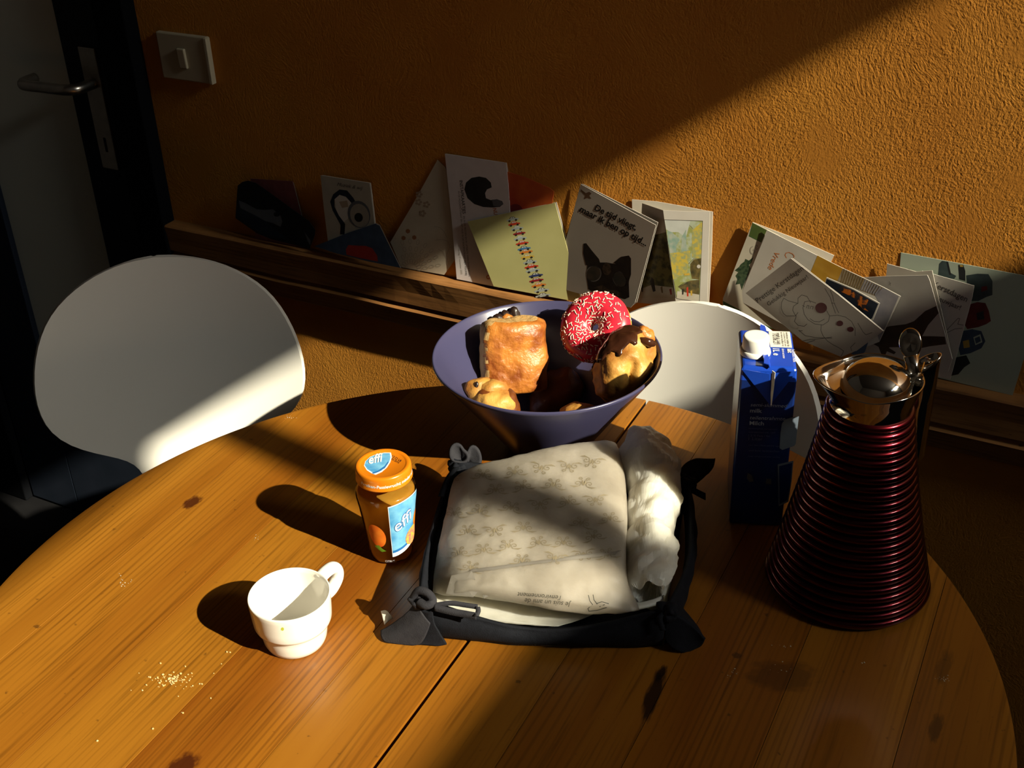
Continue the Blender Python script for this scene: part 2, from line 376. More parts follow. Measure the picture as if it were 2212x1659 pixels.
# light switch
sw = thing('light_switch', 'square ivory light switch on the dark wall beside the door', 'switch', (-1.386, YW, TZ + .333))
swp = box('switch_plate', -1.4375, -1.3345, YW - .010, YW, TZ + .296, TZ + .371, M['cream_plastic'], sw, .002)
box('rocker', -1.3955, -1.3795, YW - .0145, YW - .009, TZ + .3175, TZ + .350, M['cream_plastic'], sw, .0018).rotation_euler = (R(3), 0, 0)
box('plate_edge', -1.3385, -1.3325, YW - .0125, YW - .002, TZ + .2965, TZ + .370, M['cream_plastic'], sw, .001)

# ================================================================== TABLE
tb = thing('round_table', 'round pine table with worn boards and a seam down its middle', 'table', (TC.x, TC.y, 0))
du = V((math.cos(GA), -math.sin(GA), 0)); du = V((math.cos(-GA), math.sin(-GA), 0))
gdir = V((math.sin(GA), math.cos(GA), 0)); gcr = V((math.cos(GA), -math.sin(GA), 0))      # along / across the boards
kn = lambda x, y, rx, ry, a, ks=.93: (onz(x, y).x, onz(x, y).y, rx, ry, a, ks)
KA = -GA
KN_L = [kn(415, 1085, .009, .013, KA), kn(395, 1655, .012, .016, KA), kn(1545, 1385, .004, .006, KA)]
KN_R = [kn(1412, 1500, .0075, .034, KA + .12), kn(1690, 1460, .034, .020, KA + .4, .45), kn(2040, 1440, .007, .024, KA, .4), kn(2022, 1572, .006, .018, KA, .6), kn(1592, 1416, .005, .004, 0, .6), kn(1428, 1455, .004, .012, KA)]
pal = [((.290, .113, .0095), (.215, .070, .005)), ((.308, .125, .0115), (.233, .083, .0062)), ((.268, .097, .0073), (.180, .053, .0037)), ((.295, .119, .0100), (.211, .073, .0058))]
WL = [wood_mat('pine_boards', *pal[i], seed=i*2.3 + 1, knots=KN_L, dark=(.045, .009, .002)) for i in range(4)]
WR = [wood_mat('pine_boards_right_half', pal[i][0], pal[i][1], seed=i*3.1 + 4, knots=KN_R, dark=(.010, .005, .003)) for i in (3, 0, 2, 1)]  # right half: same board colours, other seeds and blacker knots
def board(name, a0, a1, m, zt=0.0):
    """one board of the top between across-offsets a0..a1, clipped by the round edge, with eased edges"""
    top = []; rim = TR
    def outline(r, a0, a1, n=28):
        up_, dn = [], []
        t0_, t1_ = math.asin(max(-1, min(1, a0/r))), math.asin(max(-1, min(1, a1/r)))
        for k in range(n + 1):
            a = r*math.sin(t0_ + (t1_ - t0_)*k/n); a = max(-r + 1e-6, min(r - 1e-6, a)); h = math.sqrt(max(r*r - a*a, 0)); up_.append((a, h)); dn.append((a, -h))
        return up_ + dn[::-1]
    e = .00015
    levels = [(rim - .004, a0 + e, a1 - e, 0.0), (rim - .0012, a0 + .00003, a1 - .00003, -.0003), (rim, a0, a1, -.004), (rim, a0, a1, -.022), (rim - .004, a0, a1, -.026)]
    vs, fs = [], []
    for (r, b0, b1, z) in levels:
        ol = outline(r, b0, b1); n = len(ol)
        vs += [V((TC.x, TC.y, TZ + z + zt)) + gcr*a + gdir*h for a, h in ol]
    for j in range(len(levels) - 1):
        for i in range(n): fs.append((j*n + i, j*n + (i + 1) % n, (j + 1)*n + (i + 1) % n, (j + 1)*n + i))
    fs.append(tuple(range(n))[::-1]); fs.append(tuple((len(levels) - 1)*n + i for i in range(n)))
    return fix_normals(mesh_obj(name, vs, fs, m, tb, smooth=False))
seam = .0
wid = [.098, .104, .108, .112, .1078]
a = seam + .0021
for i, w_ in enumerate(wid): board('board', a + .00025, min(a + w_, TR) - .00025, WR[i % 4]); a += w_
a = seam - .0021
for i, w_ in enumerate([.094, .112, .100, .116, .1058]): board('board', max(a - w_, -TR) + .00025, a - .00025, WL[(i + 1) % 4]); a -= w_
M['apron'] = mat('dark_pine', (.16, .06, .010), (.11, .04, .006), rough=.5, scale=20)
v, f = lathe([(.40, .62), (.42, .62), (.42, TZ - .0265), (.40, TZ - .0265)], (TC.x, TC.y, 0), 48, close=True); mesh_obj('apron', v, f, M['apron'], tb)
mesh_obj('pedestal', *lathe([(0, .03), (.055, .03), (.05, .10), (.038, .30), (.045, .55), (.06, .62), (.06, TZ - .027), (0, TZ - .027)], (TC.x, TC.y, 0), 28), M['apron'], tb)
for k in range(4):
    an = R(90*k); d = V((math.cos(an), math.sin(an), 0)); e = V((-d.y, d.x, 0)); P = [V((TC.x, TC.y, 0)) + d*r + e*(s_*w_) + V((0, 0, z)) for r, w_, z0, z1 in ((.03, .022, .004, .09), (.33, .016, .0, .03)) for s_, z in ((-1, z0), (1, z0), (1, z1), (-1, z1))]
    fix_normals(mesh_obj('foot', P, [(0, 1, 2, 3), (7, 6, 5, 4), (0, 4, 5, 1), (1, 5, 6, 2), (2, 6, 7, 3), (3, 7, 4, 0)], M['apron'], tb, smooth=False))

# crumbs and paint flecks left on the boards
def crumbs(name, spots, m, label, cat):
    vs, fs = [], []
    for (x, y, r) in spots:
        bv, bf = blob(onz(x, y, r*.35), r, r*rng.uniform(.5, 1), r*.5, n=1, amp=r*.3, freq=900, seed=rng.random()*9); n = len(vs); vs += bv; fs += [tuple(i + n for i in q) for q in bf]
    o = mesh_obj(name, vs, fs, m, smooth=False, org=onz(spots[0][0], spots[0][1])); tag(o, label, cat, kind='stuff'); return o
M['crumb'] = mat('bread_crumb', (.72, .52, .24), (.62, .40, .14), rough=.8, scale=300)
M['fleck'] = mat('pale_fleck', (.55, .50, .40), (.40, .36, .28), rough=.7, scale=200)
sp = []
for _ in range(95):
    d = abs(rng.gauss(0, 1)); an = rng.uniform(0, 6.28); sp.append((372 + 34*d*math.cos(an), 1466 + 15*d*math.sin(an), rng.uniform(.0004, .0015)))
sp += [(x, y, rng.uniform(.0006, .0014)) for x, y in ((395, 1540), (402, 1483), (431, 1477), (490, 1408), (497, 1409), (478, 1434), (300, 1454), (283, 1491), (355, 1462), (385, 1504), (392, 1539), (455, 1508), (210, 1600), (330, 1574))]
crumbs('bread_crumbs', sp, M['crumb'], 'scatter of pale bread crumbs on the boards left of the cup', 'crumbs')
sp = []
for (cx, cy, w_, h_, n_) in ((262, 1256, 16, 10, 16), (1580, 1453, 10, 8, 10), (1690, 1395, 14, 4, 8), (2040, 1466, 16, 5, 14), (555, 1160, 8, 6, 6), (1865, 1432, 3, 2, 3), (625, 902, 10, 4, 10), (1690, 1440, 40, 14, 8)):
    sp += [(cx + rng.gauss(0, w_*.6), cy + rng.gauss(0, h_*.6), rng.uniform(.0003, .0009)) for _ in range(n_)]
crumbs('paint_flecks', sp, M['fleck'], 'tiny pale paint flecks stuck to the table boards', 'flecks')

# ================================================================== CHAIRS
def chair_shell_rows():
    """moulded shell in a local frame: a = sideways, returns rows of points (local x right of the sitter-facing view, y towards the front, z up)"""
    prof = [(.190, .004), (.1885, .030), (.184, .058), (.174, .092), (.160, .122), (.140, .152), (.115, .175), (.085, .191), (.052, .202), (.018, .2075), (-.015, .2065), (-.045, .197), (-.072, .174), (-.093, .140), (-.108, .106), (-.123, .084), (-.142, .074), (-.163, .070), (-.185, .070), (-.205, .074)]
    L = R(12); rows = []
    for v, w in prof:
        r = []
        for k in range(25):
            a = .935*w*(-1 + 2*k/24); fwdd = 1.15*a*a - .0045
            r.append(V((a, fwdd*math.cos(L) - v*math.sin(L), fwdd*math.sin(L) + v*math.cos(L))))
        rows.append(r)
    # bend from the neck into the seat
    y0, z0 = .205*math.sin(L), -.205*math.cos(L)
    seat = [(.006, -.020, .077), (.020, -.041, .084), (.040, -.058, .097), (.068, -.070, .118), (.10, -.076, .145), (.14, -.079, .170), (.18, -.080, .186), (.22, -.079, .194), (.26, -.077, .195), (.30, -.076, .188), (.34, -.078, .172), (.37, -.084, .145), (.39, -.092, .110), (.398, -.099, .060), (.40, -.102, .006)]
    for y, z, w in seat:
        rows.append([V((w*(-1 + 2*k/24), y0 + y, z0 + z + .35*(w*(-1 + 2*k/24))**2)) for k in range(25)])
    return rows
def make_chair(label, pos, phi, first=None):
    """pos: centre of the back; phi: direction the sitter faces"""
    fy = V((math.cos(phi), math.sin(phi), 0)); fx = V((-fy.y, fy.x, 0))
    Mx = Matrix(((fx.x, fy.x, 0, pos.x), (fx.y, fy.y, 0, pos.y), (0, 0, 1, 0), (0, 0, 0, 1)))
    t = thing('chair', label, 'chair', (0, 0, 0), 'white shell chairs round the table'); t.matrix_world = Mx
    return t
def chair_parts(t, zc):
    """meshes in the chair's own frame"""
    t0 = ORG[t.name]
    rows = [[p + V((0, 0, zc)) for p in r] for r in chair_shell_rows()]
    o = mesh_obj('shell', *grid(rows), M['white_shell'], t); fix_normals(o); solidify(o, .009, 0); bevel(o, .002, 2, 40); subsurf(o, 1)
    zs = zc - .205*math.cos(R(12)) - .084
    for sx in (-1, 1):
        for (ya, yb) in ((.16, .03), (.30, .42)):
            mesh_obj('leg', *tube([(sx*.05, .043 + .2, zs - .012), (sx*.11, .043 + (.2 + ya)/2, zs - .016), (sx*.16, .043 + ya, zs - .03), (sx*.22, .043 + yb, .004)], .0085, 10), M['chrome'], t)
P1 = V((-1.169, 1.192, 0)); ph1 = R(-50)
l1 = V((-math.sin(ph1), math.cos(ph1), 0)); P1 = P1 - l1*.064 + V((.002, 0, 0))
CH1 = make_chair('white moulded shell chair left of the table, half of it in a strip of sun', P1, ph1)
chair_parts(CH1, TZ - .055)
def copy_thing(t, label, mw):
    c = t.copy(); COL.objects.link(c); c.matrix_world = mw; c['label'] = label
    for ch in list(t.children):
        d = ch.copy(); COL.objects.link(d); d.parent = c
        for g in ch.children:
            e = g.copy(); COL.objects.link(e); e.parent = d
    return c
ph2 = R(-97); fy = V((math.cos(ph2), math.sin(ph2), 0)); fx = V((-fy.y, fy.x, 0))
P2 = V((-.466, 1.386, 0))
copy_thing(CH1, 'white moulded shell chair against the wall behind the blue bowl and the milk carton', Matrix(((fx.x, fy.x, 0, P2.x), (fx.y, fy.y, 0, P2.y), (0, 0, .966, 0), (0, 0, 0, 1))))

# ================================================================== PRINT HELPERS (flat print laid on real surfaces)
from mathutils.bvhtree import BVHTree
def bvh_of(vs, fs): return BVHTree.FromPolygons([V(v) for v in vs], fs)
def hit(bv, x, y, lift):
    d = ray(x, y); loc, nrm, _, _ = bv.ray_cast(CAM, d)
    if loc is None: return None
    if nrm.dot(d) > 0: nrm = -nrm
    return loc + nrm*lift
def print_shapes(name, shapes, parent, fn, label=None):
    """shapes: list of (pixel polygon, material); fn(x, y, lift) -> point on the surface. one mesh, one material slot per ink"""
    vs, fs, mi, mats = [], [], [], []
    for k, (poly, m) in enumerate(shapes):
        if m not in mats: mats.append(m)
        pts = [fn(x, y, .00003 + .00001*min(k, 25)) for x, y in poly]
        if any(p is None for p in pts): continue
        n = len(vs); vs += pts; fs.append(tuple(range(n, n + len(pts)))); mi.append(mats.index(m))
    if not fs: return None
    o = mesh_obj(name, vs, fs, mats, parent, smooth=False, mi=mi)
    if label: o['label'] = label
    return o
def print_text(name, s, p0, p1, fn, m, parent, shear=0, bold=0.0, lift=.00008, hscale=1.0, space=1.0):
    """text whose baseline runs from pixel p0 to pixel p1"""
    vs, fs = text_geo(s, 1.0, shear, bold, space)
    if not vs: return None
    x0 = min(v.x for v in vs); x1 = max(v.x for v in vs); k = math.hypot(p1[0] - p0[0], p1[1] - p0[1])/(x1 - x0)
    ex = ((p1[0] - p0[0])/(x1 - x0), (p1[1] - p0[1])/(x1 - x0)); ey = (ex[1]*hscale, -ex[0]*hscale)
    out = [fn(p0[0] + (v.x - x0)*ex[0] + v.y*ey[0], p0[1] + (v.x - x0)*ex[1] + v.y*ey[1], lift) for v in vs]
    if any(o is None for o in out): return None
    return mesh_obj(name, out, fs, m, parent, smooth=False)
def plane_fn(P, n):
    n = V(n).normalized()
    if n.dot(CAM - P) < 0: n = -n
    return lambda x, y, lift: onplane(x, y, P, n) + n*lift
def z_fn(z): return plane_fn(V((0, 0, TZ + z)), V((0, 0, 1)))
def z_over(P, ypx):
    """height above the table, over ground point P, that shows at image row ypx"""
    lo, hi = -.1, .6
    for _ in range(50):
        mid = (lo + hi)/2; q = V((P.x, P.y, TZ + mid)) - CAM; y = 829.5 - FPX*q.dot(up)/q.dot(fwd)
        if y > ypx: lo = mid
        else: hi = mid
    return lo

# ================================================================== WHITE CUP
C = V((-.663, .722, TZ)); cup = thing('coffee_cup', 'white stacking coffee cup, empty, with its handle towards the jar', 'cup', C)
prof = [(0, .0012), (.026, .0012), (.0285, 0), (.0302, .0012), (.0322, .006), (.0340, .0165), (.0346, .0208), (.0356, .0226), (.0382, .0242), (.0394, .0272), (.0400, .034), (.0410, .049), (.0413, .0535), (.0409, .0551), (.0400, .0553), (.0391, .0545), (.0384, .050), (.0368, .032), (.0335, .023), (.0285, .0065), (.026, .0048), (0, .0043)]
prof = [(r*1.01, z*1.11) for r, z in prof]
mesh_obj('cup_body', *lathe(prof, C, 72), M['ceramic'], cup)
hd = onz(738, 1238, .040) - (C + V((0, 0, .040))); hd.z = 0; hd.normalize(); U = V((0, 0, 1)); hs = V((-hd.y, hd.x, 0))
U = U*1.11
hp = [C + hd*.0405 + U*.0475, C + hd*.050 + U*.0500, C + hd*.0600 + U*.0495, C + hd*.0655 + U*.044, C + hd*.0645 + U*.035, C + hd*.056 + U*.0275, C + hd*.047 + U*.0255, C + hd*.0390 + U*.0270]
mesh_obj('cup_handle', *tube(crs(hp, 5), .0064, 16, flat=(hs, 1.12)), M['ceramic'], cup)
M['green_spot'] = mat('green_food_spot', (.45, .52, .05), rough=.5)
cv, cf = lathe(prof, C, 72); cb = bvh_of(cv, cf)
print_shapes('food_spot', [(ellipse(610, 1359, 3.5, 4, .3, 9), M['green_spot'])], cup, lambda x, y, l: hit(cb, x, y, l))

# ================================================================== JAM JAR
J = V((-.6515, .887, TZ)); jar = thing('jam_jar', 'jar of orange jam with orange lid and blue label', 'jar', J)
M['jar_glass'] = glass_mat('clear_jar_glass', (.97, .96, .92))
def jam_mat():
    m = mat('amber_jam', (.60, .32, .045), (.45, .21, .022), rough=.15, scale=35, spec=.3); nt = m.node_tree; b = nt.nodes['Principled BSDF']
    t = nd(nt, 'ShaderNodeBsdfTranslucent'); t.inputs[0].default_value = (.85, .48, .06, 1); x = nd(nt, 'ShaderNodeMixShader'); x.inputs[0].default_value = .55
    nt.links.new(b.outputs[0], x.inputs[1]); nt.links.new(t.outputs[0], x.inputs[2]); nt.links.new(x.outputs[0], nt.nodes['Material Output'].inputs[0]); return m
M['jam'] = jam_mat() or mat('amber_jam', (.40, .155, .012), (.26, .085, .006), rough=.15, scale=35, sss=.15, spec=.3)
M['lid'] = mat('orange_lid_enamel', (.60, .175, .006), (.57, .16, .005), rough=.25, scale=8, spec=.5)
JZ = 1.13
gp = [(0, .001), (.0215, .001), (.0240, .003), (.0256, .012), (.0278, .036), (.0312, .062), (.0332, .0735), (.0334, .0785), (.0318, .0840), (.0288, .0885), (.0277, .0915), (.0277, .0955)]
gp = [(r, z*JZ) for r, z in gp]
def jr(z):
    for (ra, za), (rb, zb) in zip(gp[1:-1], gp[2:]):
        if za <= z <= zb: return ra + (rb - ra)*(z - za)/(zb - za)
    return gp[2][0]
gv, gf = lathe(gp, J, 64); mesh_obj('glass_body', gv, gf, M['jar_glass'], jar)
mesh_obj('jam_filling', *lathe([(0, .0035), (.0205, .0035)] + [(r - .0016, z) for r, z in gp[2:8]] + [(.0295, .0815*JZ), (0, .0812*JZ)], J, 64), M['jam'], jar)
LH = .0922*(JZ - 1)
lidp = [(0, .1079), (.0238, .1079), (.0246, .1083), (.0256, .1090), (.0284, .1091), (.0297, .1084), (.0304, .1068), (.0306, .1030), (.0306, .0945), (.0312, .0935), (.0306, .0922), (.0290, .0922)]
lidp = [(r, z + LH) for r, z in lidp]
lid = mesh_obj('jar_lid', *lathe(lidp, J, 64), M['lid'], jar); lid['label'] = 'orange screw lid with a blue emblem'
M['lab_blue'] = mat('sky_blue_print', (.03, .22, .52), (.20, .50, .74), rough=.35, scale=55, contrast=(.3, .7))
M['lab_dark'] = mat('deep_blue_print', (.02, .14, .42), rough=.35)
M['lab_white'] = mat('white_print', (.80, .80, .78), rough=.4)
M['lab_edge'] = mat('pale_label_edge', (.62, .70, .78), rough=.4)
M['mango'] = mat('orange_fruit_print', (.75, .10, .008), (.78, .22, .02), rough=.35, scale=60)
M['leaf'] = mat('green_leaf_print', (.09, .22, .012), (.16, .30, .02), rough=.4, scale=90)
M['pink'] = mat('passion_fruit_print', (.62, .10, .16), (.70, .45, .05), rough=.4, scale=260)
def around(a, z, lift): r = jr(z) + lift; return J + V((r*math.cos(a), r*math.sin(a), z))
def jar_patch(name, a0, a1, fz0, fz1, m, lift, n=14, k=8):
    P = [[around(a0 + (a1 - a0)*i/n, fz0(i/n) + (fz1(i/n) - fz0(i/n))*j/k, lift) for j in range(k + 1)] for i in range(n + 1)]
    return mesh_obj(name, *grid(P), m, jar)
av = math.atan2(CAM.y - J.y, CAM.x - J.x)
A0, A1 = av + R(2), av + R(88)
b0 = lambda t: .0150 + .016*t**1.4; t0 = lambda t: .0855 + .003*math.sin(t*3.1) - .006*max(0, t - .75)
jar_patch('label_border', A0 - R(1.6), A1 + R(1.6), lambda t: b0(t) - .0022, lambda t: t0(t) + .0012, M['lab_edge'], .0003)
lb = jar_patch('label', A0, A1, lambda t: b0(t) + .007, t0, M['lab_blue'], .00045); lb['label'] = 'blue paper label'
jar_patch('label_band', A0, A1, lambda t: b0(t) + .0035, lambda t: b0(t) + .007, M['lab_dark'], .00046)
jar_patch('label_foot', A0, A1, lambda t: b0(t) - .0004, lambda t: b0(t) + .0035, M['lab_white'], .00046)
def jar_text(s, a0, z0, size, tilt, m, lift=.0008, shear=.3, bold=.0):
    vs, fs = text_geo(s, size, shear, bold); ct, st = math.cos(tilt), math.sin(tilt)
    return mesh_obj('lettering', [around(a0 + (v.x*ct - v.y*st)/.0315, min(.0885, max(.004, z0 + v.x*st + v.y*ct)), lift) for v in vs], fs, m, jar, smooth=False)
jar_text('effi', A0 + R(9), .0475, .0225, R(25), M['lab_dark'], .0007, bold=.0008)
jar_text('effi', A0 + R(9), .0477, .0223, R(25), M['lab_white'], .0009, bold=.0001)
def jar_ell(a, z, ra, rz, tilt, n=22, tip=0):
    out = []
    for k in range(n):
        t = 2*math.pi*k/n; x = ra*math.cos(t); y = rz*math.sin(t)*(1 + tip*(math.sin(t) > 0)*abs(math.sin(t))); out.append((a + (x*math.cos(tilt) - y*math.sin(tilt))/.029, z + x*math.sin(tilt) + y*math.cos(tilt)))
    return out
def jar_blob(name, pts, m, lift):
    cx = sum(p[0] for p in pts)/len(pts); cz = sum(p[1] for p in pts)/len(pts); vs = [around(cx, cz, lift)]; fs = []; n = len(pts)
    for r in (.35, .7, 1): vs += [around(cx + (a - cx)*r, cz + (z - cz)*r, lift) for a, z in pts]
    for i in range(n): fs.append((0, 1 + i, 1 + (i + 1) % n))
    for q in range(2):
        for i in range(n): fs.append((1 + q*n + i, 1 + (q + 1)*n + i, 1 + (q + 1)*n + (i + 1) % n, 1 + q*n + (i + 1) % n))
    return mesh_obj(name, vs, fs, m, jar)
jar_blob('printed_fruit', jar_ell(av - R(31), .0435, .0105, .0160, R(8)), M['mango'], .0006)['label'] = 'orange fruit printed on the glass'
jar_blob('printed_leaf', [(av - R(42), .0265), (av - R(33), .0235), (av - R(24), .0205), (av - R(13), .0225), (av - R(22), .0255), (av - R(29), .0300), (av - R(38), .0285)], M['leaf'], .0007)
jar_blob('printed_fruit', jar_ell(av + R(58), .033, .011, .012, R(-30)), M['pink'], .0008)
jar_blob('printed_fruit', jar_ell(av + R(80), .049, .008, .012, R(10)), M['mango'], .0007)
jar_text('CITRUS', av - R(20), .0052, .0042, 0, M['lab_white'], .0006, 0, .0)
lz = z_fn(.1080 + LH)
cr7 = lambda x, y: (740 + x/5.53, 940 + y/5.53)
lens = [cr7(*p) for p in ((256, 365), (272, 312), (330, 258), (410, 224), (500, 208), (578, 208), (590, 260), (572, 320), (530, 385), (470, 440), (395, 474), (345, 455), (290, 420))]
cl = (sum(p[0] for p in lens)/13, sum(p[1] for p in lens)/13)
print_shapes('lid_emblem', [(lens, M['lab_white']), ([(cl[0] + (x - cl[0])*.93 - .8, cl[1] + (y - cl[1])*.9 - .8) for x, y in lens], M['lab_blue']),
    (([cr7(*p) for p in ((345, 450), (420, 425), (500, 370), (545, 310), (550, 330), (505, 395), (430, 440), (370, 462))]), M['lab_dark']),
    (([cr7(*p) for p in ((372, 466), (440, 445), (515, 390), (560, 320), (570, 325), (530, 388), (470, 440), (395, 474))]), M['lab_white'])], lid, lz, 'blue emblem')
print_text('lettering', 'effi', cr7(318, 348), cr7(492, 312), lz, M['lab_white'], lid, shear=.3, bold=.02, lift=.0006, hscale=1.0)
print_text('lettering', '13:22 L8', cr7(590, 262), cr7(695, 322), lz, M['black'], lid, lift=.0003)
print_text('lettering', '03.2010', cr7(582, 292), cr7(672, 342), lz, M['black'], lid, lift=.0003)
vs, fs = text_geo('Perziken-Passievrucht; minder suiker', .0052, .1, .00012)
mesh_obj('lettering', [J + V(((.0308)*math.cos(av - R(55) + v.x/.0306), .0308*math.sin(av - R(55) + v.x/.0306), LH + .0975 + v.y)) for v in vs], fs, M['lab_white'], lid, smooth=False)

# ================================================================== BLUE BOWL
B = V((-.591, 1.163, TZ))
M['bowl'] = mat('violet_blue_plastic', (.048, .047, .105), (.044, .043, .097), rough=.28, scale=6, spec=.5, bump=.02, bscale=30)
bp = [(0, .002), (.045, .002), (.047, 0), (.0500, .0008), (.0525, .004), (.095, .0655), (.1400, .1280), (.1412, .1305), (.1408, .1325), (.1395, .1332), (.1382, .1325), (.1362, .1290), (.092, .0670), (.0500, .0100), (.046, .0065), (0, .006)]
bv, bf = lathe(bp, B, 96); bowl = mesh_obj('serving_bowl', bv, bf, M['bowl'], org=B)
tag(bowl, 'wide violet blue plastic bowl full of pastries', 'bowl')
BD = (B - CAM).dot(fwd)
toc = (CAM - B); toc.z = 0; toc.normalize(); rh = V((-toc.y, toc.x, 0))          # towards the camera, right in the picture
M['crust'] = mat('glazed_crust', (.46, .165, .026), (.20, .048, .007), rough=.42, scale=42, bump=.7, bdist=.005, bscale=75, contrast=(.34, .58), detail=7)
M['layers'] = mat('pale_pastry_layers', (.62, .42, .18), (.50, .28, .09), rough=.6, scale=60, bump=.6, bdist=.003, bscale=40, stretch=(3, 3, .6))
M['choc'] = mat('dark_chocolate', (.020, .010, .007), (.014, .007, .005), rough=.35, scale=40, bump=.3, bdist=.002, bscale=120)
M['glaze'] = mat('chocolate_glaze', (.055, .018, .008), (.030, .010, .005), rough=.15, scale=30, bump=.15, bdist=.002, bscale=60)
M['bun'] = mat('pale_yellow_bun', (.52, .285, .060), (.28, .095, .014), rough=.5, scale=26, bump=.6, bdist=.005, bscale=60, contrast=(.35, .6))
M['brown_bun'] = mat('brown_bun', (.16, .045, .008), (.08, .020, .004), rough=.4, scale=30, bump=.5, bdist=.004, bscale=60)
# chocolate bread roll: flattened roll, crust round it, pale layers at the ends and the left side
def roll(name, c, ex, ey, ez, hx, hy, hz):
    vs, fs, mi = [], [], []; nz, na = 22, 56
    for j in range(nz + 1):
        t = -1 + 2*j/nz; e = (1 - abs(t)**9)**.5 if abs(t) < 1 else 0; k = .80 + .20*e - .03*t; k *= 1 if abs(t) < .99 else .93
        for i in range(na):
            a = 2*math.pi*i/na; ca, sa = math.cos(a), math.sin(a)
            x = math.copysign(abs(ca)**.62, ca)*hx*k; y = math.copysign(abs(sa)**.75, sa)*hy*k
            p = c + ex*x + ey*y + ez*(t*hz); d = (ex*x + ey*y).normalized()
            p += d*.0042*noise.fractal(p*28, 1, 2, 3) + ez*.0035*noise.noise(p*45)
            vs.append(p)
    for j in range(nz):
        for i in range(na):
            fs.append((j*na + i, j*na + (i + 1) % na, (j + 1)*na + (i + 1) % na, (j + 1)*na + i)); a = 2*math.pi*(i + .5)/na
            mi.append(1 if math.cos(a) < -.80 - .1*math.sin(j*1.7) else 0)
    for j, s in ((0, -1), (nz, 1)):
        n = len(vs); ring = range(j*na, (j + 1)*na)
        for q in (.72, .45): vs += [c + ez*(s*hz*(.96 if q == .72 else .99)) + (vs[r] - c - ez*((vs[r] - c).dot(ez)))*q for r in ring]
        vs.append(c + ez*(s*hz*.93))
        for i in range(na):
            fs.append((j*na + i, j*na + (i + 1) % na, n + (i + 1) % na, n + i)); fs.append((n + i, n + (i + 1) % na, n + na + (i + 1) % na, n + na + i)); fs.append((n + na + i, n + na + (i + 1) % na, n + 2*na)); mi += [1, 1, 1]
    return vs, fs, mi
ez = (V((0, 0, 1)) - toc*.30 + rh*.01).normalized(); ey = (toc - ez*toc.dot(ez)); ey = (ey.normalized() + rh*.22); ey = (ey - ez*ey.dot(ez)).normalized(); ex = ey.cross(ez)*-1
if ex.dot(rh) < 0: ex = -ex
c1 = atd(1109, 768, BD + .005)
rp = thing('chocolate_roll', 'golden flaky roll with dark chocolate ends standing in the bowl', 'pastry', c1)
vs, fs, mi = roll('crust', c1, ex, ey, ez, .0435, .026, .0475)
fix_normals(mesh_obj('crust', vs, fs, [M['crust'], M['layers']], rp, mi=mi))
for (px, py, dd, s) in ((1076, 695, -.006, 1), (1092, 688, .004, .9), (1110, 681, .010, .95)):
    q = atd(px, py, (c1 - CAM).dot(fwd) + .028 + dd); mesh_obj('chocolate_stick', *blob(q, .0085*s, .0068*s, .012*s, (ex, ey, ez), 3, .002, 120, seed=px), M['choc'], rp)
mesh_obj('dough_curl', *blob(atd(1096, 691, (c1 - CAM).dot(fwd) + .022), .009, .006, .008, (ex, ey, ez), 3, .002, 90, seed=4), M['crust'], rp)
# doughnut
dn = (-fwd*.86 - rt*.36 + up*.20).normalized(); du_ = (rt - dn*rt.dot(dn)).normalized(); dw = dn.cross(du_)
dc = onz(1288, 708, .132); RM, Rm = .0262, .0200
dough = thing('doughnut', 'ring doughnut with pink icing and white sprinkles', 'doughnut', dc)
M['dough'] = mat('fried_dough', (.72, .36, .055), (.60, .24, .03), rough=.5, scale=40, bump=.2, bscale=90)
M['icing'] = mat('pink_icing', (.62, .025, .050), (.52, .018, .038), rough=.3, scale=30, sss=.1)
M['sprinkle'] = mat('white_sugar_sprinkle', (.85, .76, .62), (.80, .70, .55), rough=.5)
def tor(u, v, rr): return dc + du_*((RM + rr*math.cos(v))*math.cos(u)) + dw*((RM + rr*math.cos(v))*math.sin(u)) + dn*(rr*math.sin(v)*.86)
n, m_ = 72, 28
vs = [tor(2*math.pi*i/n, 2*math.pi*j/m_, Rm) for i in range(n) for j in range(m_)]
mesh_obj('dough_ring', vs, [(i*m_ + j, ((i + 1) % n)*m_ + j, ((i + 1) % n)*m_ + (j + 1) % m_, i*m_ + (j + 1) % m_) for i in range(n) for j in range(m_)], M['dough'], dough)
k_ = 20; vs, fs = [], []
for i in range(n):
    u = 2*math.pi*i/n; lo = -.05 + .13*math.sin(3*u + 1) + .08*math.sin(7*u); hi = math.pi + .35
    for j in range(k_ + 1):
        v = lo + (hi - lo)*j/k_; rr = Rm + .0016*(math.sin(math.pi*j/k_))**.35; vs.append(tor(u, v, rr))
for i in range(n):
    for j in range(k_): fs.append((i*(k_ + 1) + j, ((i + 1) % n)*(k_ + 1) + j, ((i + 1) % n)*(k_ + 1) + j + 1, i*(k_ + 1) + j + 1))
mesh_obj('icing', vs, fs, M['icing'], dough)
sv, sf = tube([(0, 0, -.0024), (0, 0, -.0021), (0, 0, .0021), (0, 0, .0024)], [.0003, .00056, .00056, .0003], 6)
sme = bpy.data.meshes.new('sprinkle'); sme.from_pydata([tuple(v) for v in sv], [], sf); sme.materials.append(M['sprinkle'])
placed = []
tries = 0
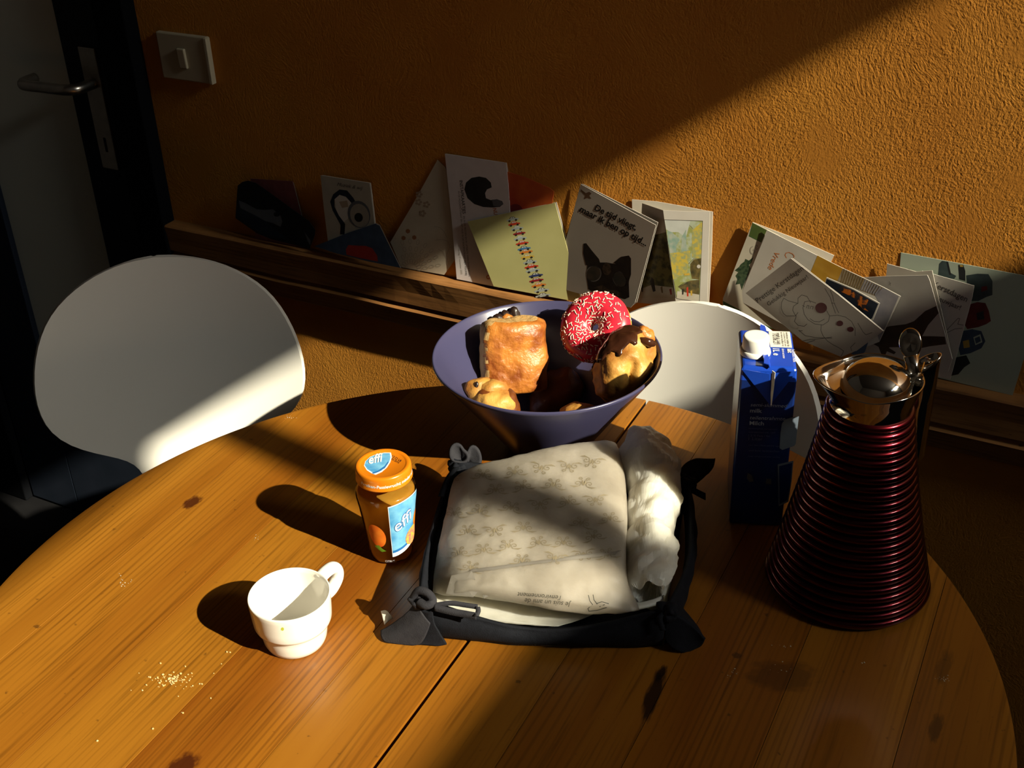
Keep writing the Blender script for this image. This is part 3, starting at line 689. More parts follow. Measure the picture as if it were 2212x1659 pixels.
while len(placed) < 290 and tries < 6000:
    tries += 1
    u, v = rng.uniform(0, 2*math.pi), rng.uniform(.25, math.pi + .05); p = tor(u, v, Rm + .0018)
    if any((p - q).length < .0023 for q in placed): continue
    placed.append(p); nr = (p - tor(u, v, 0)).normalized(); t = nr.cross(V((rng.gauss(0, 1), rng.gauss(0, 1), rng.gauss(0, 1)))).normalized(); b_ = nr.cross(t)
    o = link(bpy.data.objects.new('sprinkle', sme)); o.parent = dough
    o.matrix_local = Matrix(((b_.x, nr.x, t.x, p.x - dc.x), (b_.y, nr.y, t.y, p.y - dc.y), (b_.z, nr.z, t.z, p.z - dc.z), (0, 0, 0, 1)))
# chocolate topped bun at the right
c3 = onz(1350, 797, .113); g3 = (up*.80 - rt*.52 + fwd*.10).normalized()
fr3 = ((rt*.95 - up*.3).normalized(), fwd, (up*.95 + rt*.3).normalized())
bun = thing('chocolate_bun', 'torn yellow bun under a shiny chocolate glaze', 'pastry', c3)
def bun_pt(d):
    p = c3 + fr3[0]*(d.x*.0375) + fr3[1]*(d.y*.034) + fr3[2]*(d.z*.0490); q = (p - c3).normalized()
    groove = -.010*math.exp(-((d.x - .15 + .25*d.z)/.16)**2)*max(0, -d.y)*(d.z < .25)
    return p + q*(.0065*noise.fractal(p*32, 1, 2, 4) + groove)
bm = bmesh.new(); bmesh.ops.create_icosphere(bm, subdivisions=5, radius=1); dirs = [v.co.copy() for v in bm.verts]; ff = [tuple(x.index for x in f.verts) for f in bm.faces]; bm.free()
vs = [bun_pt(d) for d in dirs]; mesh_obj('bun_body', vs, ff, M['bun'], bun)
def glaze_shell(vs, c, g, thr, lift, wob):
    keep = [f for f in ff if all(((vs[i] - c).normalized().dot(g) + wob*noise.noise(vs[i]*70)) > thr for i in f)]
    idx = {}; nv = []
    for f in keep:
        for i in f:
            if i not in idx: idx[i] = len(nv); nv.append(vs[i] + (vs[i] - c).normalized()*lift)
    return nv, [tuple(idx[i] for i in f) for f in keep]
o = mesh_obj('glaze', *glaze_shell(vs, c3, g3, .50, .0022, .28), M['glaze'], bun); solidify(o, .0022, -1); o['label'] = 'glossy chocolate glaze'
mesh_obj('crust_flap', *blob(atd(1388, 722, (c3 - CAM).dot(fwd) - .004), .014, .010, .010, fr3, 4, .004, 70, seed=3), M['crust'], bun)
mesh_obj('glaze_drip', *blob(atd(1396, 738, (c3 - CAM).dot(fwd) - .020), .012, .006, .0055, fr3, 3, .002, 90, seed=8), M['glaze'], bun)
# knotted yellow pastry at the left front
c4 = atd(1060, 858, BD - .045); kp = thing('knotted_pastry', 'small yellow knotted pastry with brown side, low at the left of the bowl', 'pastry', c4)
d4 = (c4 - CAM).dot(fwd); fr4 = (rt, fwd, up)
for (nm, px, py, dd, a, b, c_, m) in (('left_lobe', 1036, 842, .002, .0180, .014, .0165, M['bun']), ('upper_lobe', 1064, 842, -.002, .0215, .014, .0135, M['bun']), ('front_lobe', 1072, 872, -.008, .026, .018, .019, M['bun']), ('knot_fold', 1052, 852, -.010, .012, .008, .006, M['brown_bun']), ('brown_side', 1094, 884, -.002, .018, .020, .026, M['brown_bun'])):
    mesh_obj(nm, *blob(atd(px, py, d4 + dd), a, b, c_, fr4, 4, .004, 45, seed=px), m, kp)
mesh_obj('chocolate_chip', *blob(atd(1030, 831, d4 - .0115), .0024, .0018, .0042, fr4, 2), M['choc'], kp)
# brown roll in the shade and the round bun by the front rim
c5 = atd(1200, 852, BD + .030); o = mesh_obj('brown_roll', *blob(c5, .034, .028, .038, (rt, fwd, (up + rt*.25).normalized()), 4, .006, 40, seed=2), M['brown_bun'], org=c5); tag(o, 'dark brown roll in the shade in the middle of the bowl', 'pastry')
c6 = atd(1247, 903, BD - .062); o = mesh_obj('round_bun', *blob(c6, .026, .026, .0165, None, 4, .004, 60, seed=5), M['bun'], org=c6); tag(o, 'round bun of which only the flaky top shows over the front rim', 'pastry')

def press_into_bowl(o, gap=.0012):
    """dough that leans on the bowl takes the shape of its wall"""
    off = ORG[o.name] - B
    for v in o.data.vertices:
        p = v.co + off
        if p.z > .1315: continue
        lim = (.0500 + (p.z - .0100)*.737 if p.z < .067 else .092 + (p.z - .067)*.713) - gap; r = math.hypot(p.x, p.y)
        if p.z < .0090: p.z = .0090
        lim = max(lim, .03)
        if r > lim: p.x *= lim/r; p.y *= lim/r
        v.co = p - off
for t_ in (rp, bun, kp):
    for ch in t_.children: press_into_bowl(ch, .0045 if ch.name.startswith('glaze') else .0012)
for nm in ('brown_roll', 'round_bun'): press_into_bowl(bpy.data.objects[nm])

# ================================================================== VACUUM JUG
T = V((-.182, 1.060, TZ)); jug = thing('vacuum_jug', 'dark red ribbed conical vacuum jug with shiny chrome spout and handle', 'jug', T)
M['red_metal'] = mat('dark_red_lacquered_metal', (.105, .0075, .013), (.09, .006, .011), rough=.24, metal=1, scale=20, coat=.6)
M['jug_core'] = mat('black_jug_core', (.008, .003, .004), rough=.5)
hdir = V((.86, .51, 0)).normalized(); sdir = -V((.84, .54, 0)).normalized()
zr0, zr1, NR = .0085, .2180, 24
def rr_(z): t = (z - zr0)/(zr1 - zr0); return .0828 + (.0395 - .0828)*t - .0025*math.sin(math.pi*t)
mesh_obj('core', *lathe([(0, .001), (.0800, .001), (.0815, .004)] + [(rr_(z) - .0012, z) for z in (.0085, .05, .1, .15, .2, .222)] + [(0, .222)], T, 64), M['jug_core'], jug)
rings = []
for k in range(NR):
    z = zr0 + (zr1 - zr0)*k/(NR - 1); r = rr_(z); vs, fs = [], []; sg, mn = 72, 8
    for i in range(sg):
        a = 2*math.pi*i/sg
        for j in range(mn):
            q = 2*math.pi*j/mn; vs.append(T + V(((r + .0040*math.cos(q))*math.cos(a), (r + .0040*math.cos(q))*math.sin(a), z + .0043*math.sin(q))))
    fs = [(i*mn + j, ((i + 1) % sg)*mn + j, ((i + 1) % sg)*mn + (j + 1) % mn, i*mn + (j + 1) % mn) for i in range(sg) for j in range(mn)]
    mesh_obj('rib', vs, fs, M['red_metal'], jug)
sa = math.atan2(sdir.y, sdir.x)
def rim(t, a):
    d = (a - sa + math.pi) % (2*math.pi) - math.pi
    Rr = .0415 + .0060*t + .0125*t*math.exp(-(d/.55)**2); Z = .231 + .0225*t**.8 + t*(.0035*math.exp(-(d/.42)**2) - .0035*math.exp(-((abs(d) - 1.15)/.45)**2))
    return Rr, Z
sg = 84; rows = []
for (r, z) in ((.0402, .2195), (.0400, .224), (.0402, .231)): rows.append([T + V((r*math.cos(2*math.pi*i/sg), r*math.sin(2*math.pi*i/sg), z)) for i in range(sg)])
for t in (.25, .5, .75, .93, 1.0):
    rows.append([T + V((rim(t, 2*math.pi*i/sg)[0]*math.cos(2*math.pi*i/sg), rim(t, 2*math.pi*i/sg)[0]*math.sin(2*math.pi*i/sg), rim(t, 2*math.pi*i/sg)[1])) for i in range(sg)])
for (t, dr_, dz) in ((1.0, -.0012, .0008), (.9, -.0016, .0010), (.55, -.0026, .0012), (.15, -.004, .0010)):
    rows.append([T + V(((rim(t, 2*math.pi*i/sg)[0] + dr_)*math.cos(2*math.pi*i/sg), (rim(t, 2*math.pi*i/sg)[0] + dr_)*math.sin(2*math.pi*i/sg), rim(t, 2*math.pi*i/sg)[1] + dz)) for i in range(sg)])
rows.append([T + V((.030*math.cos(2*math.pi*i/sg), .030*math.sin(2*math.pi*i/sg), .2365)) for i in range(sg)])
vs = [p for r in rows for p in r]; fs = [(j*sg + i, j*sg + (i + 1) % sg, (j + 1)*sg + (i + 1) % sg, (j + 1)*sg + i) for j in range(len(rows) - 1) for i in range(sg)]
mesh_obj('spout_collar', vs, fs, M['chrome'], jug)['label'] = 'chrome pouring spout'
ld = mesh_obj('jug_lid', *lathe([(.031, .2375), (.0335, .2385), (.0350, .2410), (.0350, .2440), (.0335, .2500), (.0292, .2572), (.0215, .2634), (.0115, .2668), (0, .2678)], T + hdir*.004, 64), M['chrome'], jug); ld['label'] = 'domed chrome lid'
# thumb lever and hinge behind the lid
hp_ = T + hdir*.040 + V((0, 0, .250)); hn = V((-hdir.y, hdir.x, 0))
mesh_obj('hinge', *tube([hp_ - hn*.011, hp_ - hn*.0108, hp_ + hn*.0108, hp_ + hn*.011], [.003, .0045, .0045, .003], 14), M['chrome'], jug)
vs, fs = boxv(-1, 1, -1, 1, -1, 1)
mesh_obj('hinge_block', [T + hdir*(.033 + v[0]*.011) + hn*(v[1]*.0100) + V((0, 0, .2515 + v[2]*.0042 + v[0]*.0015)) for v in vs], fs, M['chrome'], jug, smooth=False)
tl = atd(1967, 741, (hp_ - CAM).dot(fwd) - .004); tn = (-fwd*.85 - rt*.5 + up*.1).normalized(); ta = (up - tn*up.dot(tn)).normalized(); tb_ = ta.cross(tn)
vs, fs = [], []
for (s, o_) in ((.9, -.0022), (1, -.0012), (1, .0012), (.9, .0022), (.5, .0012), (0.01, .0008)):
    for i in range(32):
        a = 2*math.pi*i/32; vs.append(tl + tb_*(.0108*s*math.cos(a)) + ta*(.0145*s*math.sin(a)) + tn*(o_ + .0016*math.sin(a)))
fs = [(j*32 + i, j*32 + (i + 1) % 32, (j + 1)*32 + (i + 1) % 32, (j + 1)*32 + i) for j in range(5) for i in range(32)] + [tuple(range(32))]
mesh_obj('thumb_lever', vs, fs, M['chrome'], jug)
mesh_obj('lever_arm', *tube([tl - ta*.012, hp_ + V((0, 0, .004)), hp_], [.0070, .0065, .005], 12), M['chrome'], jug)
# handle: flat strap to a hollow upright grip
gt = onz(2003, 778, .243); gt.z = TZ; gc = lambda z: gt + V((0, 0, z))
ht = hdir.copy(); hw = V((-ht.y, ht.x, 0)); vs, fs, sg = [], [], 36
zb = z_over(gt, 985)
for (r, z, sl_) in ((.93, zb + .001, 0), (1, zb, 0), (1, .236, 1), (1, .243, 1), (.88, .243, 1), (.85, .225, 1), (.85, .19, 0), (0.01, .18, 0)):
    for i in range(sg):
        a = 2*math.pi*i/sg; vs.append(gc(z) + ht*(.0135*r*math.cos(a)) + hw*(.0085*r*math.sin(a)) + V((0, 0, sl_*.007*math.cos(a))))
fs = [(j*sg + i, j*sg + (i + 1) % sg, (j + 1)*sg + (i + 1) % sg, (j + 1)*sg + i) for j in range(7) for i in range(sg)]
mesh_obj('handle_grip', vs, fs, M['chrome'], jug)
for sgn in (-1, 1):
    p0 = T + hdir*.040 + hw*(sgn*.0078) + V((0, 0, .236)); p1 = gc(.240) - ht*.006 + hw*(sgn*.0082); q = [p0, p0.lerp(p1, .5), p1]
    o = mesh_obj('handle_strap', *ribbon(q, V((0, 0, 1)), .012), M['chrome'], jug); solidify(o, .0012, 0)

# ================================================================== MILK CARTON
FL = onz(1575, 1132); nf = (CAM - FL); nf.z = 0; nf.normalize(); nf = (Matrix.Rotation(R(4), 3, 'Z') @ nf).normalized()
ce = V((-nf.y, nf.x, 0))                     # to the right along the front
CW, CD = .0595, .088
CC = FL + ce*(CW/2) - nf*(CD/2); CC.z = TZ
ctn = thing('milk_carton', 'tall dark blue milk carton with white screw cap beside the jug', 'carton', CC)
M['carton'] = mat('glossy_blue_carton', (.010, .055, .42), (.008, .045, .36), rough=.22, scale=12, spec=.5)
M['carton_navy'] = mat('navy_carton_print', (.006, .020, .115), (.004, .014, .085), rough=.25, scale=10, spec=.5)
M['cap'] = mat('white_plastic_cap', (.80, .79, .74), rough=.35, scale=10)
M['sticker'] = mat('white_date_field', (.72, .70, .62), rough=.4, scale=40)
M['grey_print'] = mat('grey_milk_print', (.16, .20, .26), (.10, .13, .18), rough=.3, scale=22)
M['dim_print'] = mat('pale_blue_lettering', (.26, .31, .42), rough=.4)
hf = z_over(FL, 800); ZT = hf + .004
cp = lambda a, b, z: CC + ce*a + nf*b + V((0, 0, z))
h2, d2 = CW/2, CD/2
ring = lambda z, s, ky=1: [cp(a*h2*s, b*d2*s*ky, z) for a, b in ((-1, -1), (1, -1), (1, 1), (-1, 1))]
# gently bulged prism, slightly tapering shoulder
rows = [ring(.0005, .985), ring(.003, 1), ring(.06, 1.012), ring(.13, 1.010), ring(hf - .012, 1.0), ring(hf, .985), ring(ZT, .93)]
vs = [p for r in rows for p in r]; fs = [(j*4 + i, j*4 + (i + 1) % 4, (j + 1)*4 + (i + 1) % 4, (j + 1)*4 + i) for j in range(len(rows) - 1) for i in range(4)] + [(3, 2, 1, 0), tuple((len(rows) - 1)*4 + i for i in range(4))]
mi = [1 if j < 4 else 0 for j in range(len(rows) - 1) for i in range(4)] + [1, 0]
o = fix_normals(mesh_obj('carton_body', vs, fs, [M['carton'], M['carton_navy']], ctn, smooth=False, mi=mi)); bevel(o, .0022, 2, 50)
fb = d2 + .0011
zn = hf - .008
# folded ear on the narrow front: a triangle hanging from the shoulder
ear = [cp(-h2*.97, fb - .0006, zn + .010), cp(0, fb + .0022, hf - .001), cp(h2*.97, fb - .0006, zn + .010), cp(.004, fb + .0016, hf - .040)]
o = mesh_obj('folded_ear', ear, [(0, 3, 1), (1, 3, 2)], M['carton'], ctn, smooth=False); solidify(o, .0010, 0)
# seam fin lying along the top
fin = [[cp(.0005 + .0010*math.sin(k*1.3), d2*(1 - 2*k/10)*1.0, ZT - .0002), cp(-.0010, d2*(1 - 2*k/10), ZT + .0042), cp(-.0062 + .0006*math.sin(k*2), d2*(1 - 2*k/10), ZT + .0058)] for k in range(11)]
o = mesh_obj('seam_fin', *grid(fin), M['carton'], ctn, smooth=False); solidify(o, .0008, 0)
o = mesh_obj('ear_seam', *grid([[cp(.003, fb + .002, hf + .003), cp(.006, fb + .0045, hf + .002)], [cp(.0035, fb + .0025, hf - .018), cp(.006, fb + .0042, hf - .018)], [cp(.004, fb + .001, hf - .040), cp(.0055, fb + .0025, hf - .040)]]), M['sticker'], ctn, smooth=False); solidify(o, .0006, 0)
q = atd(1640, 768, (cp(-.013, .016, ZT) - CAM).dot(fwd)); k0 = cp(-.0135, .012, ZT)
mesh_obj('cap_base', *lathe([(0, .0005), (.0165, .0005), (.0168, .002), (.0160, .0055), (.0150, .0065), (0, .0065)], k0, 40), M['cap'], ctn)
capo = mesh_obj('screw_cap', *lathe([(.0142, .0068), (.0145, .0085), (.0142, .0200), (.0134, .0214), (.0122, .0219), (.0100, .0220), (0, .0218)], k0, 48), M['cap'], ctn); capo['label'] = 'white screw cap'
ftop = plane_fn(cp(0, 0, ZT), V((0, 0, 1)))
st = [cp(.0035, -d2*.90, ZT), cp(h2*.90, -d2*.90, ZT), cp(h2*.90, -d2*.05, ZT), cp(.0035, -d2*.05, ZT)]
mesh_obj('date_field', [p + V((0, 0, .0003)) for p in st], [(0, 1, 2, 3)], M['sticker'], ctn, smooth=False)
def top_text(s, a, b0, b1, m, bold=.0):
    vs, fs = text_geo(s, 1, .1, bold); x0 = min(v.x for v in vs); x1 = max(v.x for v in vs); k = (b1 - b0)/(x1 - x0)
    mesh_obj('lettering', [cp(a + v.y*abs(k), b0 + (v.x - x0)*k, ZT + .0006) for v in vs], fs, m, ctn, smooth=False)
for s, a, b0, b1 in (('10.06.21', .0075, -d2*.75, -d2*.2), ('MMP 8 13:00', .0115, -d2*.8, -d2*.2), ('ten minste houdbaar tot', .0165, -d2*.85, -d2*.1), ('a consommer de pref. avant', .0195, -d2*.85, -d2*.1), ('mindestens haltbar bis', .0222, -d2*.85, -d2*.1)): top_text(s, a, b0, b1, M['ink'], .0)
top_text('1L e', .0060, .001, .0165, M['lab_white'], .02); top_text('lait', .0215, .001, .010, M['lab_white'], .02); top_text('demi-ecreme', .0155, .001, .0225, M['lab_white']); top_text('halfvolle melk', .0258, .002, .0300, M['lab_white'])
# print on the narrow front
ff_ = plane_fn(cp(0, d2*1.012 + .0004, .1), nf)
def front_text(s, x, y, w, m, shear=0, bold=0, hs=1.0): print_text('lettering', s, (x, y), (x + w, y + w*.035), ff_, m, ctn, shear, bold, .0006, hs*.78)
front_text('semi-skimmed', 1621, 877, 80, M['dim_print'], .25); front_text('milk', 1620, 890, 26, M['dim_print'], 0, .02); front_text('teilentrahmte', 1620, 905, 76, M['dim_print'], .25); front_text('Milch', 1619, 917, 31, M['dim_print'], 0, .02)
M['faint'] = mat('faint_blue_lettering', (.06, .08, .17), rough=.4)
for s, y, w in (('ultrahocherhitzt, homogenisiert', 926, 62), ('semi-skimmed milk, UHT', 934, 58), ('1,5 % Fett / fat', 942, 46), ('1 Liter', 950, 30), ('nach dem Offnen gekuhlt lagern', 962, 70), ('und bald verbrauchen', 974, 66), ('keep refrigerated after opening', 986, 68)): front_text(s, 1617, y, w, M['faint'])
splash = [(1696, 906), (1709, 902), (1726, 899), (1722, 930), (1719, 958), (1716, 963), (1690, 972), (1684, 968), (1686, 935), (1689, 915)]
glassp = [(1680, 1003), (1714, 995), (1710, 1040), (1703, 1084), (1682, 1094)]
print_shapes('milk_glass_print', [(glassp, M['grey_print']), ([(1683, 1007), (1711, 1000), (1708, 1040), (1701, 1080), (1684, 1089)], M['carton_navy'])], ctn, ff_)
print_shapes('milk_splash_print', [(splash, M['grey_print'])], ctn, ff_)
M['dark_grey'] = mat('dim_grey_print', (.06, .06, .07), rough=.4)
print_shapes('recycling_mark', [([(1615, 1022), (1624, 1026), (1628, 1040), (1619, 1041), (1613, 1033)], M['dark_grey'])], ctn, ff_)
print_shapes('quality_mark', [([(1655, 1034), (1666, 1034), (1666, 1046), (1654, 1045)], M['dark_grey'])], ctn, ff_)

# ================================================================== CLOTH BREAD BASKET
M['navy'] = mat('dark_navy_cloth', (.0065, .0078, .0125), (.0045, .0055, .009), rough=.85, scale=180, spec=.2, bump=.35, bdist=.0012, bscale=900)
M['sunlit_cloth'] = mat('navy_cloth_sunlit', (.028, .028, .034), (.020, .020, .026), rough=.85, scale=90, spec=.2, bump=.35, bdist=.0012, bscale=900)  # sunlit copy of the navy cloth, the sun put into its paler colour
KF = [onz(908, 1300, .045), onz(1440, 1322, .045), onz(1486, 1045, .045), onz(985, 1003, .045)]     # knots: front left, front right, back right, back left
BC = sum(KF, V((0, 0, 0)))/4; BC.z = TZ
bk = thing('bread_basket', 'dark navy cloth bread basket with knotted corners, holding a paper bag', 'basket', BC)
base = [[KF[0].lerp(KF[3], j/8).lerp(KF[1].lerp(KF[2], j/8), i/8) for j in range(9)] for i in range(9)]
base = [[BC + (p - BC)*.97 for p in r] for r in base]
for r in base:
    for p in r: p.z = TZ + .0035 + .0006*noise.noise(p*60)
o = mesh_obj('basket_base', *grid(base), M['navy'], bk); solidify(o, .003, -1)
def wall_side(A, B_, sag, bow, name, lean=.006):
    mid = (A + B_)/2; out = mid - BC; out.z = 0; out.normalize(); P = []
    for i in range(29):
        t = i/28; s = math.sin(math.pi*t); top = A.lerp(B_, t); top.z = TZ + .047 - sag*s**1.2; top += out*(bow*s)
        bot = BC + (A.lerp(B_, t) - BC)*.975; bot.z = TZ + .001; bot += out*(bow*.8*s + .003)
        col = []
        for j in range(9):
            u = j/8; q = bot.lerp(top, u) + out*(lean*math.sin(math.pi*u)) + out*(.0022*noise.noise(V((i*.35, u*2.2, sag*900))))
            col.append(q)
        # rolled hem, then down inside a little way
        col += [top + out*.0008 + V((0, 0, .0018)), top - out*.0016 + V((0, 0, .0014)), top - out*.0024 - V((0, 0, .010)), bot.lerp(top, .35) - out*.004]
        P.append(col)
    o = mesh_obj(name, *grid(P), M['navy'], bk); solidify(o, .0022, 0); return o
wall_side(KF[0], KF[1], .025, .010, 'basket_side'); wall_side(KF[1], KF[2], .012, .014, 'basket_side'); wall_side(KF[2], KF[3], .010, .008, 'basket_side'); wall_side(KF[3], KF[0], .012, .010, 'basket_side')
def sheet(name, rows, m, th=.0022, nu=6, nv=6, amp=.0012, parent=bk):
    P = net(rows, nu, nv)
    P = [[p + V((0, 0, 1))*amp*noise.fractal(p*70, 1, 2, 3) for p in r] for r in P]
    o = mesh_obj(name, *grid(P), m, parent); solidify(o, th, 0); return o
p_ = onz
# front left ear, drooping on to the table
sheet('corner_ear', [[p_(902, 1296, .046), p_(880, 1322, .034), p_(852, 1345, .018), p_(823, 1362, .007)],
                     [p_(912, 1322, .040), p_(893, 1348, .026), p_(862, 1370, .012), p_(829, 1384, .002)],
                     [p_(930, 1345, .030), p_(920, 1374, .014), p_(905, 1391, .003), p_(870, 1391, .001)]], M['sunlit_cloth'])
sheet('corner_ear', [[p_(935, 1318, .044), p_(938, 1345, .030), p_(952, 1370, .016), p_(965, 1392, .002)],
                     [p_(925, 1322, .042), p_(925, 1350, .026), p_(932, 1375, .012), p_(938, 1394, .001)],
                     [p_(908, 1312, .044), p_(902, 1348, .024), p_(898, 1372, .010), p_(895, 1392, .001)]], M['navy'])
# front right ear
sheet('corner_ear', [[p_(1440, 1318, .047), p_(1466, 1332, .040), p_(1496, 1352, .028), p_(1523, 1380, .014)],
                     [p_(1438, 1345, .034), p_(1462, 1368, .022), p_(1490, 1382, .012), p_(1514, 1394, .004)],
                     [p_(1435, 1375, .018), p_(1450, 1400, .006), p_(1470, 1408, .002), p_(1490, 1404, .001)]], M['navy'])
sheet('corner_ear', [[p_(1440, 1318, .047), p_(1466, 1332, .040), p_(1496, 1352, .028), p_(1523, 1380, .014)],
                     [p_(1462, 1300, .030), p_(1482, 1325, .022), p_(1503, 1350, .014), p_(1520, 1378, .008)]], M['navy'])
# back right ear lifted off the table
sheet('corner_ear', [[p_(1462, 1022, .050), p_(1480, 1002, .052), p_(1508, 991, .050), p_(1545, 991, .045)],
                     [p_(1478, 1035, .046), p_(1498, 1022, .045), p_(1518, 1014, .043), p_(1541, 1008, .041)],
                     [p_(1488, 1052, .040), p_(1503, 1047, .038), p_(1515, 1036, .038), p_(1530, 1022, .038)]], M['navy'])
# back left ear: two stiff open loops of cloth
def cone_ear(k, cx, cy, rx, ry, tilt, depth, m, seed):
    d0 = (k - CAM).dot(fwd); rim_, vs = [], []
    for j, s in enumerate((.18, .55, .85, 1.0)):
        for i in range(28):
            a = 2*math.pi*i/28; w = 1 + .16*math.sin(2*a + seed) + .10*math.sin(3*a + seed*2)
            x = cx + (rx*math.cos(a)*math.cos(tilt) - ry*math.sin(a)*math.sin(tilt))*w*s; y = cy + (rx*math.cos(a)*math.sin(tilt) + ry*math.sin(a)*math.cos(tilt))*w*s
            q = k if s == .18 else None; bx = 1006; by = 1010
            vs.append(atd(bx + (x - bx)*min(1, s + .1), by + (y - by)*min(1, s + .1), d0 + .012 - depth*s))
    fs = [(j*28 + i, j*28 + (i + 1) % 28, (j + 1)*28 + (i + 1) % 28, (j + 1)*28 + i) for j in range(3) for i in range(28)]
    o = mesh_obj('corner_ear', vs, fs, m, bk); solidify(o, .0026, 0)
cone_ear(KF[3], 990, 981, 20, 21, .5, .016, M['sunlit_cloth'], 1.0)
cone_ear(KF[3], 1022, 987, 17, 24, -.5, .010, M['sunlit_cloth'], 2.2)
# knots and ribbons
for i, k in enumerate(KF):
    q = [V((0, 0, 0)), V((.002, 0, .002)), V((0, 0, 0)), V((.001, 0, -.004))][i]
    mesh_obj('knot', *blob(k + q, .0105, .0095, .0085, None, 4, .0045, 110, seed=i*3), M['sunlit_cloth'] if i in (0,) else M['navy'], bk)
def rib(pts, w, m, wd=None):
    c = crs([V(p) for p in pts], 6); o = mesh_obj('ribbon', *ribbon(c, wd or up, w), m, bk); solidify(o, .0012, 0)
mesh_obj('knot_fold', *tube(crs([p_(893, 1292, .048), p_(905, 1276, .058), p_(926, 1283, .058), p_(935, 1300, .052), p_(920, 1308, .050), p_(905, 1300, .050)], 4), [.0045]*21, 8), M['sunlit_cloth'], bk)
rib([p_(938, 1308, .050), p_(972, 1303, .052), p_(1005, 1307, .051), p_(1032, 1311, .050)], .0050, M['sunlit_cloth'])
rib([p_(1032, 1311, .050), p_(1033, 1320, .049), p_(1029, 1331, .047)], .0050, M['sunlit_cloth'], rt)
rib([p_(938, 1312, .049), p_(975, 1321, .047), p_(1002, 1326, .046), p_(1029, 1331, .046)], .0070, M['sunlit_cloth'])
rib([p_(1478, 1052, .042), p_(1495, 1058, .040), p_(1510, 1066, .038), p_(1524, 1073, .037)], .0080, M['navy'])
rib([p_(985, 1010, .050), p_(970, 1030, .051), p_(960, 1052, .050), p_(953, 1072, .049)], .0065, M['navy'], rt)
rib([p_(1440, 1318, .050), p_(1425, 1335, .046), p_(1432, 1362, .034)], .0060, M['navy'], rt)
M['tag_cloth'] = mat('white_care_label_cloth', (.75, .72, .64), rough=.7, scale=60)
o = mesh_obj('care_label', *grid(net([[p_(823, 1320, .014), p_(832, 1318, .016), p_(838, 1321, .016)], [p_(826, 1333, .012), p_(837, 1332, .013), p_(848, 1334, .012)], [p_(831, 1350, .008), p_(836, 1345, .010), p_(846, 1337, .011)]], 4, 4)), M['tag_cloth'], bk); solidify(o, .0006, 0); o['label'] = 'white care label'

# ================================================================== PAPER BAG IN THE BASKET
def soft_paper(b):
    """thin paper over bread: light spreads sideways in it"""
    b.subsurface_method = 'BURLEY'; b.inputs['Subsurface Weight'].default_value = .75; b.inputs['Subsurface Radius'].default_value = (1.0, .9, .7); b.inputs['Subsurface Scale'].default_value = .026
def paper_mat():
    m, nt, b = base_mat('printed_greaseproof_paper'); L = nt.links.new
    tc = nd(nt, 'ShaderNodeTexCoord')
    def ns(s, d=4, dist=0):
        n = nd(nt, 'ShaderNodeTexNoise'); n.inputs['Scale'].default_value = s; n.inputs['Detail'].default_value = d; n.inputs['Distortion'].default_value = dist; L(tc.outputs['Object'], n.inputs['Vector']); return n.outputs['Fac']
    vo = nd(nt, 'ShaderNodeTexVoronoi'); vo.inputs['Scale'].default_value = 34; vo.distance = 'EUCLIDEAN'
    w = nd(nt, 'ShaderNodeTexNoise'); w.inputs['Scale'].default_value = 70; w.inputs['Detail'].default_value = 1; L(tc.outputs['Object'], w.inputs['Vector'])
    sc = nd(nt, 'ShaderNodeVectorMath', operation='SCALE'); sc.inputs['Scale'].default_value = .022; L(w.outputs['Color'], sc.inputs[0])
    ad = nd(nt, 'ShaderNodeVectorMath', operation='ADD'); L(tc.outputs['Object'], ad.inputs[0]); L(sc.outputs[0], ad.inputs[1]); L(ad.outputs[0], vo.inputs['Vector'])
    ml = nd(nt, 'ShaderNodeMath', operation='MULTIPLY'); ml.inputs[1].default_value = 13; L(vo.outputs['Distance'], ml.inputs[0])
    sn = nd(nt, 'ShaderNodeMath', operation='SINE'); L(ml.outputs[0], sn.inputs[0])
    mr = nd(nt, 'ShaderNodeMapRange'); mr.inputs[1].default_value = .72; mr.inputs[2].default_value = .92; L(sn.outputs[0], mr.inputs[0])
    mk = nd(nt, 'ShaderNodeMapRange'); mk.inputs[1].default_value = .44; mk.inputs[2].default_value = .60; L(ns(30, 2), mk.inputs[0])
    pm = nd(nt, 'ShaderNodeMath', operation='MULTIPLY'); L(mr.outputs[0], pm.inputs[0]); L(mk.outputs[0], pm.inputs[1])
    p2 = nd(nt, 'ShaderNodeMath', operation='MULTIPLY'); p2.inputs[1].default_value = .55; L(pm.outputs[0], p2.inputs[0])
    cr = nd(nt, 'ShaderNodeValToRGB'); e = cr.color_ramp.elements; e[0].position = .35; e[0].color = (.28, .25, .205, 1); e[1].position = .65; e[1].color = (.345, .315, .265, 1); L(ns(24, 5), cr.inputs[0])
    mx = nd(nt, 'ShaderNodeMix', data_type='RGBA'); mx.inputs[0].default_value = 0; L(cr.outputs[0], mx.inputs[6]); mx.inputs[7].default_value = (.17, .13, .075, 1)
    L(mx.outputs[2], b.inputs['Base Color']); b.inputs['Roughness'].default_value = .45; b.inputs['Specular IOR Level'].default_value = .4
    bp = nd(nt, 'ShaderNodeBump'); bp.inputs['Strength'].default_value = .3; bp.inputs['Distance'].default_value = .002; L(ns(110, 4), bp.inputs['Height']); L(bp.outputs[0], b.inputs['Normal'])
    soft_paper(b)
    return m
M['bag'] = paper_mat()
def thin_paper(m): soft_paper(m.node_tree.nodes['Principled BSDF'])
M['bag_in'] = mat('crumpled_greaseproof_paper', (.68, .67, .60), (.61, .60, .53), rough=.42, scale=60, bump=.2, bdist=.001, bscale=140); thin_paper(M['bag_in'])
bagc = onz(1170, 1200, .01)
bag = thing('paper_bag', 'filled bakery paper bag with faint floral print, crumpled shut, in the navy basket', 'paper bag', bagc)
SIDES = []
